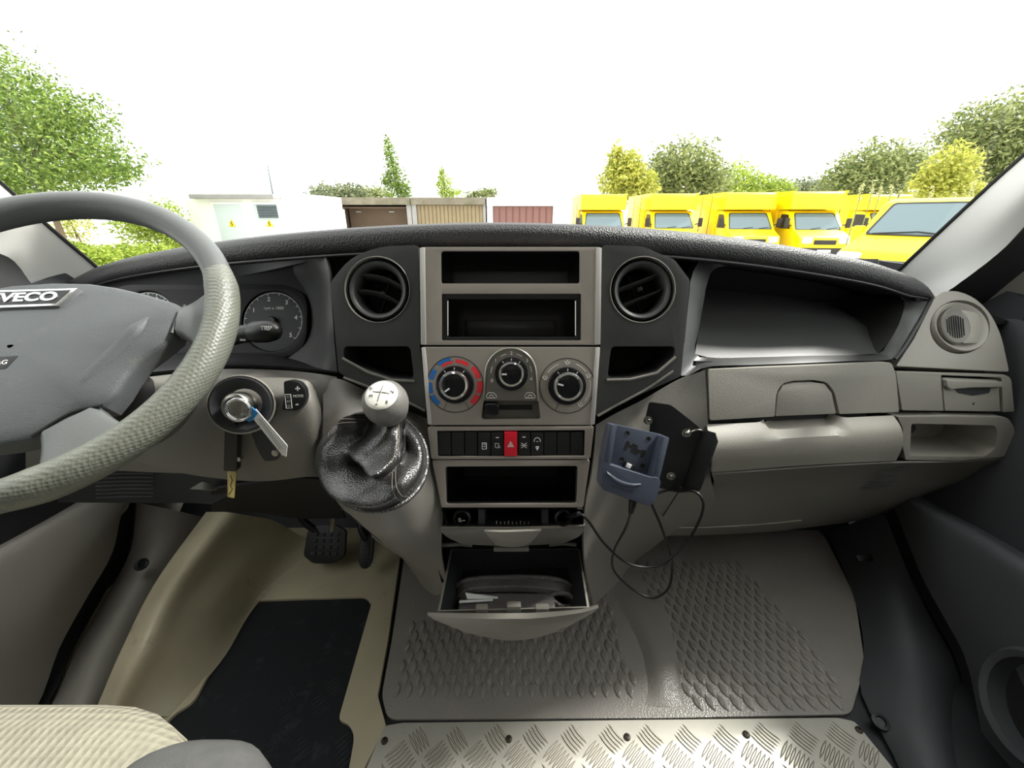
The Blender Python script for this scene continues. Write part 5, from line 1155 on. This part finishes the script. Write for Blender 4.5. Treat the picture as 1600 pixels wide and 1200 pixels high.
# scuttle and bonnet line keep daylight out of the footwell
def copy_tree(o, parent=None):
    c = o.copy(); COL.objects.link(c); c.parent = parent
    if parent is not None: c.matrix_parent_inverse = Matrix()
    for ch in list(o.children): copy_tree(ch, c)
    return c
def truck(name):
    t = thing(name, 'yellow box van', 'van', (0, 0, 0), 'yellow box vans parked in a row'); hw = .98
    FX = Frame((0, 0, 0), (0, 1, 0), (0, 0, 1))                       # profile plane: a = y, b = z, n = +x
    pf = [(.0, .35), (-.02, .62), (.06, .98), (.72, 1.24), (1.36, 1.92), (1.6, 2.0), (2.3, 2.02), (2.3, .35)]
    b = MB(); b.prism(FX, rpoly(pf, [.05, .08, .12, .05, .06, .1, .02, .05], 3), -hw, hw); b.build('cab', M['yellow'], t, bevel=.05, seg=3)
    b = MB(); b.prism(FX, rpoly([(1.15, 2.04), (1.22, 2.62), (1.34, 2.74), (5.9, 2.74), (5.9, .75), (2.32, .75), (2.32, 2.04)], [.03, .1, .08, .03, .03, .03, .03], 3), -1.06, 1.06); bx = b.build('box_body', M['yellow'], t, bevel=.02)
    for sx in (-1, 1):
        b = MB(); b.box(WORLD, sx * 1.06 - .012, sx * 1.06 + .012, 1.2, 5.9, 2.66, 2.76); b.box(WORLD, sx * 1.06 - .012, sx * 1.06 + .012, 1.9, 5.9, .72, .82); b.build('body_rail', M['yellow'], bx)
        b = MB(); b.box(WORLD, sx * 1.06 - .01, sx * 1.06 + .01, 3.0, 3.05, .82, 2.66); b.box(WORLD, sx * 1.06 - .01, sx * 1.06 + .01, 4.4, 4.45, .82, 2.66); b.build('panel_joint', M['dark'], bx)
    s = V((0, .64, .68)).normalized(); FWS = Frame((0, 1.04, 1.58), (1, 0, 0), s)
    b = MB(); b.prism(FWS, rpoly([(-.86, -.43), (.86, -.43), (.76, .40), (-.76, .40)], .08, 4), -.02, .012); ws = b.build('windscreen', M['vglass'], t)
    b = MB(); b.prism(FWS, [rpoly([(-.90, -.47), (.90, -.47), (.80, .44), (-.80, .44)], .09, 4), rpoly([(-.86, -.43), (.86, -.43), (.76, .40), (-.76, .40)], .08, 4)], -.02, .016); b.build('screen_seal', M['dark'], ws)
    for sx in (-.3, .35):
        b = MB(); b.tube([FWS.w(sx, -.43, .02), FWS.w(sx + .42, -.36, .025)], .01, 5); b.build('wiper', M['dark'], ws)
    for sx in (-1, 1):
        FSd = Frame((sx * (hw + .004), 0, 0), (0, 1, 0), (0, 0, 1))
        b = MB(); b.prism(FSd, rpoly([(1.0, 1.28), (1.38, 1.84), (1.98, 1.86), (2.02, 1.28)], .06, 3), -.01, .01); b.build('side_window', M['dark'], t)
        b = MB(); b.tube([V((sx * .98, .98, 1.4)), V((sx * 1.16, .92, 1.46))], .025, 6); mr = b.build('mirror_arm', M['dark'], t); b = MB(); b.box(WORLD, sx * 1.22 - .09, sx * 1.22 + .09, .84, .95, 1.32, 1.70); b.build('mirror', M['dark'], mr, bevel=.03)
        b = MB(); b.prism(Frame((sx * .70, .01, .86), (1, 0, 0), (0, .1, 1)), rpoly(rect(-.2, .2, -.12, .12), .06, 3), -.03, .03); b.build('headlamp', M['lamp'], t, bevel=.015)
        for wy in (.75, 4.4):
            b = MB(); b.lathe(Frame((sx * .86, wy, .34), (0, 1, 0), (0, 0, 1)), [(.18, -.12), (.30, -.11), (.34, -.06), (.34, .06), (.30, .11), (.18, .10), (.05, .07)], 28); b.build('wheel', M['tyre'], t, smooth=40)
    b = MB(); b.box(WORLD, -.95, .95, -.06, .05, .30, .58); b.build('bumper', M['dark'], t, bevel=.04)
    b = MB(); b.box(WORLD, -.42, .42, -.025, .03, .70, .88); b.build('grille', M['dark'], t, bevel=.02)
    b = MB(); b.box(WORLD, -.26, .26, -.075, -.058, .40, .51); b.build('number_plate', M['paper'], t)
    b = MB(); b.box(WORLD, -.45, .45, 2.2, 5.8, .45, .75); b.build('chassis', M['dark'], t)
    return t
tk = truck('box_van')
tl_ = [(949, 20.0, -2, 'yellow box van parked nearest the red garage door'), (1064, 19.6, -2, 'yellow box van between the garage end van and the middle van of the row'),
       (1188, 18.4, -6, 'middle yellow box van of the parked row'), (1300, 17.6, -6, 'yellow box van with its door window showing beside the yellow panel van'), (1420, 20.5, 0, 'yellow box van mostly hidden behind the yellow panel van')]
for i, (px, Y, rz, lab) in enumerate(tl_):
    o = tk if i == 0 else copy_tree(tk)
    p = P(px, 340, Y); o.location = (p.x, Y, GZ); o.rotation_euler = (0, 0, deg(rz)); o['label'] = lab
# nearer panel van
pv = thing('panel_van', 'yellow panel van with raked windscreen parked close to the dash end', 'van', (0, 0, 0))
FX = Frame((0, 0, 0), (0, 1, 0), (0, 0, 1))
b = MB(); b.prism(FX, rpoly([(0, .3), (-.03, .6), (.1, .92), (.85, 1.20), (1.62, 1.90), (2.0, 1.98), (4.8, 1.98), (4.88, 1.6), (4.88, .3)], [.05, .1, .15, .08, .1, .1, .15, .1, .05], 4), -.94, .94); b.build('body', M['yellow'], pv, bevel=.09, seg=3)
s = V((0, .77, .70)).normalized(); FV = Frame((0, 1.235, 1.556), (1, 0, 0), s)
b = MB(); b.prism(FV, rpoly([(-.80, -.44), (.80, -.44), (.70, .44), (-.70, .44)], .08, 4), -.02, .012); ws = b.build('windscreen', M['vglass'], pv)
b = MB(); b.prism(FV, [rpoly([(-.85, -.48), (.85, -.48), (.74, .48), (-.74, .48)], .09, 4), rpoly([(-.80, -.44), (.80, -.44), (.70, .44), (-.70, .44)], .08, 4)], -.02, .016); b.build('screen_seal', M['dark'], ws)
b = MB(); b.tube([FV.w(-.7, -.45, .02), FV.w(.1, -.38, .03), FV.w(.6, -.43, .02)], .012, 5); b.build('wiper', M['dark'], ws)
for sx in (-1, 1):
    FSd = Frame((sx * .944, 0, 0), (0, 1, 0), (0, 0, 1))
    b = MB(); b.prism(FSd, rpoly([(1.12, 1.22), (1.68, 1.78), (2.25, 1.80), (2.25, 1.22)], .06, 3), -.01, .01); b.build('side_window', M['dark'], pv)
    b = MB(); b.box(WORLD, sx * 1.06 - .1, sx * 1.06 + .1, 1.0, 1.12, 1.2, 1.42); b.build('mirror', M['yellow'], pv, bevel=.03)
    b = MB(); b.prism(Frame((sx * .66, .03, .80), (1, 0, 0), (0, .2, 1)), rpoly(rect(-.24, .24, -.12, .12), .07, 3), -.04, .04); b.build('headlamp', M['lamp'], pv, bevel=.015)
    for wy in (.85, 3.9):
        b = MB(); b.lathe(Frame((sx * .82, wy, .32), (0, 1, 0), (0, 0, 1)), [(.18, -.12), (.28, -.11), (.32, -.06), (.32, .06), (.28, .11), (.18, .1), (.05, .07)], 28); b.build('wheel', M['tyre'], pv, smooth=40)
b = MB(); b.box(WORLD, -.5, .5, -.045, .03, .62, .80); b.build('grille', M['dark'], pv, bevel=.02)
b = MB(); b.box(WORLD, -.9, .9, -.05, .05, .28, .5); b.build('bumper', M['dark'], pv, bevel=.03)
pv.location = (8.35, 9.6, GZ); pv.rotation_euler = (0, 0, deg(-62)); pv.scale = (1.05, 1.05, 1.12)
# another yellow van seen through the passenger side glass
o = copy_tree(tk); o['label'] = 'yellow box van standing beside the passenger side window'; o.location = (8.2, 5.6, GZ); o.rotation_euler = (0, 0, deg(-60))

# ---------------- substation
sb = thing('substation', 'white rendered substation with flat slab roof and two steel doors', 'building', P(372, 340, 16.0).xy.to_3d() + V((0, 0, GZ)))
Y = 16.0; x0, x1 = P(296, 340, Y).x, P(438, 340, Y).x; ztop = P(370, 311, Y).z
b = MB(); b.box(WORLD, x0, x1, Y, Y + 4, GZ, ztop); b.build('wall', M['render'], sb)
b = MB(); b.box(WORLD, P(305, 340, Y - .2).x, x1 + .02, Y - .25, Y + 4.2, ztop, P(370, 303, Y - .2).z); b.build('roof_slab', M['slab'], sb, bevel=.03)
for a, c, lv in ((340, 383, False), (402, 438, True)):
    xa, xb = P(a, 345, Y).x, P(c, 345, Y).x; zt = P(370, 319, Y).z; b = MB(); b.box(WORLD, xa, xb, Y - .04, Y + .02, GZ + .05, zt); d_ = b.build('steel_door', M['doorw'], sb, bevel=.01)
    b = MB(); b.box(WORLD, xa - .06, xa, Y - .06, Y + .02, GZ, zt + .06); b.box(WORLD, xb, xb + .06, Y - .06, Y + .02, GZ, zt + .06); b.box(WORLD, xa, xb, Y - .06, Y + .02, zt, zt + .06); b.build('door_frame', M['render'], d_)
    if lv:
        xa2, xb2 = P(404, 330, Y).x, P(435, 330, Y).x
        for k in range(8):
            z = P(420, 320.5 + k * 2.55, Y).z; b = MB(); b.add([V((xa2, Y - .045, z)), V((xb2, Y - .045, z)), V((xb2, Y - .10, z - .035)), V((xa2, Y - .10, z - .035)), V((xb2, Y - .045, z - .04)), V((xa2, Y - .045, z - .04))], [[0, 1, 2, 3], [3, 2, 4, 5]]); b.build('louvre_slat', M['louv'], d_)
    q = P((a + c) / 2 + 2, 349, Y); b = MB(); b.prism(Frame((q.x, Y - .045, q.z), (1, 0, 0), (0, 0, 1)), [(-.13, -.11), (.13, -.11), (0, .14)], 0, .01); w_ = b.build('warning_sign', M['warn'], d_)
    b = MB(); b.tube([V((q.x + .02, Y - .058, q.z + .06)), V((q.x - .03, Y - .058, q.z - .01)), V((q.x + .02, Y - .058, q.z - .02)), V((q.x - .01, Y - .058, q.z - .09))], .014, 5); b.build('bolt_sign', M['dark'], d_)
b = MB(); xa, xb = x1 + .0, P(480, 340, Y).x; b.box(WORLD, xa, xb, Y + .3, Y + 3.5, GZ, P(460, 303, Y).z); b.build('side_block', M['render'], sb, bevel=.02)
b = MB(); at_ = P(426, 302, 17); b.tube([V((at_.x, 17, P(370, 303, 15.8).z - .01)), P(418, 258, 17)], [.03, .015], 6); tag(b.build('antenna_pole', M['louv']), 'thin pole antenna rising above the substation roof', 'antenna')
b = MB(); Y2 = 19.0; b.box(WORLD, P(470, 340, Y2).x, P(536, 340, Y2).x, Y2, Y2 + .3, GZ, P(500, 327, Y2).z); tag(b.build('garden_wall', M['render'], bevel=.02), 'low white wall between the substation and the garages', 'wall')
# ---------------- garages
Y = 20.0; zt = P(600, 309.5, Y).z
def garage(a, c, oa, oc, otop, lab, kind):
    xa, xb, xo, xp = [P(q, 335, Y).x for q in (a, c, oa, oc)]; zo = P(600, otop, Y).z
    g = thing('garage', lab, 'garage', ((xa + xb) / 2, Y, GZ), 'row of flat roofed garages')
    wm = M['render'] if kind == 'red' else M['slab']
    b = MB(); b.box(WORLD, xa, xo, Y, Y + .25, GZ, zt); b.build('pier', wm, g); b = MB(); b.box(WORLD, xp, xb, Y, Y + .25, GZ, zt); b.build('pier', wm, g)
    b = MB(); b.box(WORLD, xa, xa + .12, Y + .25, Y + 5, GZ, zt); b.box(WORLD, xb - .12, xb, Y + .25, Y + 5, GZ, zt); b.box(WORLD, xa, xb, Y + 4.9, Y + 5, GZ, zt); b.build('shell', M['garint'], g)
    b = MB(); b.box(WORLD, xa, xb, Y - .12, Y + 5, zo, zt + .02); b.build('roof_band', M['moss'] if kind != 'red' else M['render'], g, bevel=.02)
    if kind == 'open':
        b = MB(); b.box(WORLD, xo, xp, Y + .3, Y + 2.4, zo - .14, zo - .08); b.build('raised_door', M['garint'], g)
        b = MB(); b.box(WORLD, xo, xp, Y + 1.2, Y + 1.25, GZ, zo - .14); b.build('inner_partition', M['garint'], g)
        for q in (560, 612):
            b = MB(); w = P(q, 331, Y + 1.1); b.box(Frame(w, (1, 0, 0), (0, 1, 0)), -.12, .12, 0, .05, -.02, .02); b.build('shelf_bracket', M['doorw'], g)
    else:
        n = 17 if kind == 'tan' else 9; m_ = M['gardoor'] if kind == 'tan' else M['garred']; w = (xp - xo) / n
        b = MB(); b.box(WORLD, xo, xp, Y + .14, Y + .18, GZ, zo); d_ = b.build('garage_door', m_, g)
        for k in range(n):
            b = MB(); b.box(WORLD, xo + w * k + w * .12, xo + w * (k + 1) - w * .12, Y + .10, Y + .14, GZ + .03, zo - .02); b.build('door_rib' if kind == 'tan' else 'door_plank', m_, d_)
    return g
garage(523, 643, 531, 636, 320, 'open garage with brown interior next to the low white wall', 'open')
garage(644, 759, 651, 755, 320, 'garage with tan vertical ribbed door and mossy roof edge', 'tan')
garage(761, 868, 770, 864, 322, 'white framed garage with dull red door beside the vans', 'red')

# ---------------- vegetation
def crown(name, blobs, n, size, lm, parent, seed, thin=.75):
    r = random.Random(seed); mb = MB(); tot = sum(q[3] * q[4] for q in blobs)
    for px, py, Y, rx, ry in blobs:
        c = P(px, py, Y); k = (Y * CS) / FPX; ax, az = rx * k, ry * k; ay = (ax + az) / 2
        for _ in range(int(n * rx * ry / tot)):
            d = V((r.gauss(0, 1), r.gauss(0, 1), r.gauss(0, 1))).normalized(); s = r.random() ** .45 * r.uniform(.9, 1.08)
            lump = 1 + .10 * math.sin(d.x * 9 + d.z * 7 + px) + .08 * math.sin(d.y * 13 + d.z * 11 + seed)
            p = c + V((d.x * ax, d.y * ay, d.z * az)) * s * lump
            if p.z < GZ + .05: continue
            u = V((r.gauss(0, 1), r.gauss(0, 1), r.gauss(0, .7))).normalized(); w = u.cross(V((r.gauss(0, 1), r.gauss(0, 1), r.gauss(0, 1)))).normalized(); L = size * r.uniform(.6, 1.25); wd = L * .42
            n_ = u.cross(w) * L * .12
            mb.add([p - u * L, p + w * wd + n_, p + u * L, p - w * wd + n_], [[0, 1, 2, 3]])
    me = bpy.data.meshes.new(name); me.from_pydata(mb.v, [], mb.f); me.materials.append(lm); return link(name, me, parent)
def tree(name, lab, blobs, n, size, lm, seed, group='trees around the yard', cat='tree', trunk=True):
    px, py, Y, rx, ry = blobs[0]; c = P(px, py, Y); t = thing(name, lab, cat, (c.x, c.y, GZ), group)
    crown('foliage', blobs, n, size, LF[lm], t, seed)
    if trunk:
        rr = max(.04, .10 * rx * Y * CS / FPX * .5); b = MB(); b.tube(cr([V((c.x, c.y, GZ)), V((c.x + .1, c.y, (GZ + c.z) / 2)), c], 8), [rr * (1 - .09 * i) for i in range(8)], 8)
        for q in blobs: e = P(q[0], q[1], q[2]); b.tube([c - V((0, 0, min(.3 * (c.z - GZ), .6))), (c + e) / 2 + V((0, 0, .05)), e + V((0, 0, .3 * q[4] * Y / FPX))], [rr * .5, rr * .35, rr * .12], 6)
        b.build('trunk', M['bark'], t, smooth=60)
    return t
tree('leafy_tree', 'big leafy tree with drooping boughs outside the driver pillar', [(30, 215, 11, 120, 85), (-90, 180, 12, 150, 130), (10, 140, 11.5, 60, 45), (110, 190, 11, 65, 45), (150, 255, 10.6, 70, 36), (60, 275, 10.6, 110, 34), (185, 270, 10.5, 40, 18), (-20, 300, 11, 80, 40)], 30000, .058, 'green', 1)
tree('lime_tree', 'lime green young tree growing low beside the substation', [(222, 350, 15, 44, 36), (255, 345, 15, 36, 32), (272, 372, 15, 26, 22)], 5000, .07, 'lime', 2)
tree('slim_tree', 'slim bare stemmed tree by the driver pillar', [(112, 350, 14.6, 22, 36), (100, 390, 14.6, 22, 20)], 1300, .06, 'yellow', 3)
for i, (px, py, Y, rx, ry) in enumerate([(150, 405, 10.4, 36, 22), (195, 398, 11.8, 34, 18), (240, 396, 13.2, 34, 18), (120, 395, 12.3, 30, 18), (285, 385, 17.0, 24, 18)]):
    tree('shrub', 'low yellow green shrub in the hedge below the leafy tree', [(px, py, Y, rx, ry)], 1500, .06, 'lime', 10 + i, 'hedge shrubs by the driver pillar', 'shrub', False)
tree('hedge_tree', 'dense round dark hedge tree behind the low white wall', [(510, 315, 27, 34, 24), (545, 308, 28, 34, 20)], 4200, .13, 'grey', 21)
tree('hedge_tree', 'dense hedge tree behind the open garage', [(585, 308, 36, 30, 18), (575, 312, 36, 40, 16)], 3000, .13, 'olive', 22)
tree('poplar', 'tall narrow tree rising behind the open garage roof', [(620, 290, 29, 20, 26), (612, 255, 29, 11, 28), (606, 230, 29, 7, 18), (632, 300, 29, 14, 14), (604, 283, 29, 9, 14)], 2600, .10, 'green', 23)
tree('sapling', 'thin light green sapling over the tan garage door', [(694, 290, 28, 13, 20), (706, 303, 28, 20, 10), (690, 272, 28, 6, 12)], 1200, .09, 'lime', 24)
tree('hedge_tree', 'small round tree behind the red garage', [(762, 302, 28, 18, 9), (740, 306, 28, 14, 8)], 900, .1, 'olive', 25)
tree('conical_tree', 'pointed yellow green tree behind the box van nearest the garages', [(970, 285, 33, 36, 34), (980, 262, 33, 26, 26), (962, 252, 33, 12, 26), (1000, 290, 33, 30, 28)], 6500, .17, 'yellow', 26)
tree('broad_tree', 'broad dark green tree beside the pointed yellow green tree', [(1065, 265, 36, 56, 42), (1105, 285, 36, 40, 34), (1035, 290, 36, 30, 30)], 8000, .19, 'olive', 27)
tree('bushy_tree', 'lighter bushy tree between the broad dark tree and the low brownish one', [(1150, 288, 46, 40, 32), (1195, 293, 46, 34, 22), (1220, 300, 46, 22, 20)], 5000, .18, 'lime', 28)
tree('low_tree', 'low brownish hedge tree behind the middle vans', [(1262, 300, 56, 44, 20), (1300, 298, 56, 36, 22), (1225, 304, 56, 30, 14)], 5000, .25, 'grey', 29)
tree('round_tree', 'round olive tree behind the panel van', [(1365, 270, 40, 60, 44), (1330, 285, 40, 46, 32), (1410, 268, 40, 40, 36)], 9000, .2, 'olive', 30)
tree('bright_tree', 'bright yellow green tree in front of the tallest tree', [(1480, 275, 28.5, 34, 44), (1455, 290, 28.5, 30, 30), (1500, 300, 28.5, 30, 24)], 6000, .14, 'yellow', 31)
tree('tall_tree', 'tallest dark tree by the passenger pillar', [(1560, 215, 52, 62, 56), (1510, 215, 53, 44, 46), (1620, 210, 52, 70, 74), (1570, 270, 52, 50, 40), (1700, 240, 52, 90, 90)], 20000, .29, 'olive', 32)
rs = random.Random(5)
for i, (x, yb, yt) in enumerate([(1345, 315, 286), (1362, 315, 280), (1375, 312, 292), (1392, 313, 288), (1405, 312, 298), (1430, 312, 296), (1455, 312, 290), (1490, 318, 300), (1520, 305, 285)]):
    t = thing('weed', 'tall pale flowering weed standing behind the panel van', 'weed', P(x, yb, 16).xy.to_3d() + V((0, 0, GZ)), 'tall weeds behind the panel van'); b0 = P(x - 3, yb, 16); tp = P(x + 3, yt, 16)
    b = MB(); b.tube([V((b0.x, b0.y, GZ)), b0, tp], [.02, .015, .006], 5); b.build('stem', LF['olive'], t)
    b = MB()
    for k in range(70):
        p = b0.lerp(tp, rs.random()) + V((rs.gauss(0, .025), rs.gauss(0, .025), 0)); u = V((rs.gauss(0, 1), rs.gauss(0, 1), rs.gauss(0, 1))).normalized(); w = u.orthogonal().normalized(); b.add([p - u * .05, p + w * .02, p + u * .05, p - w * .02], [[0, 1, 2, 3]])
    b.build('flower_spike', LF['pale'], t)
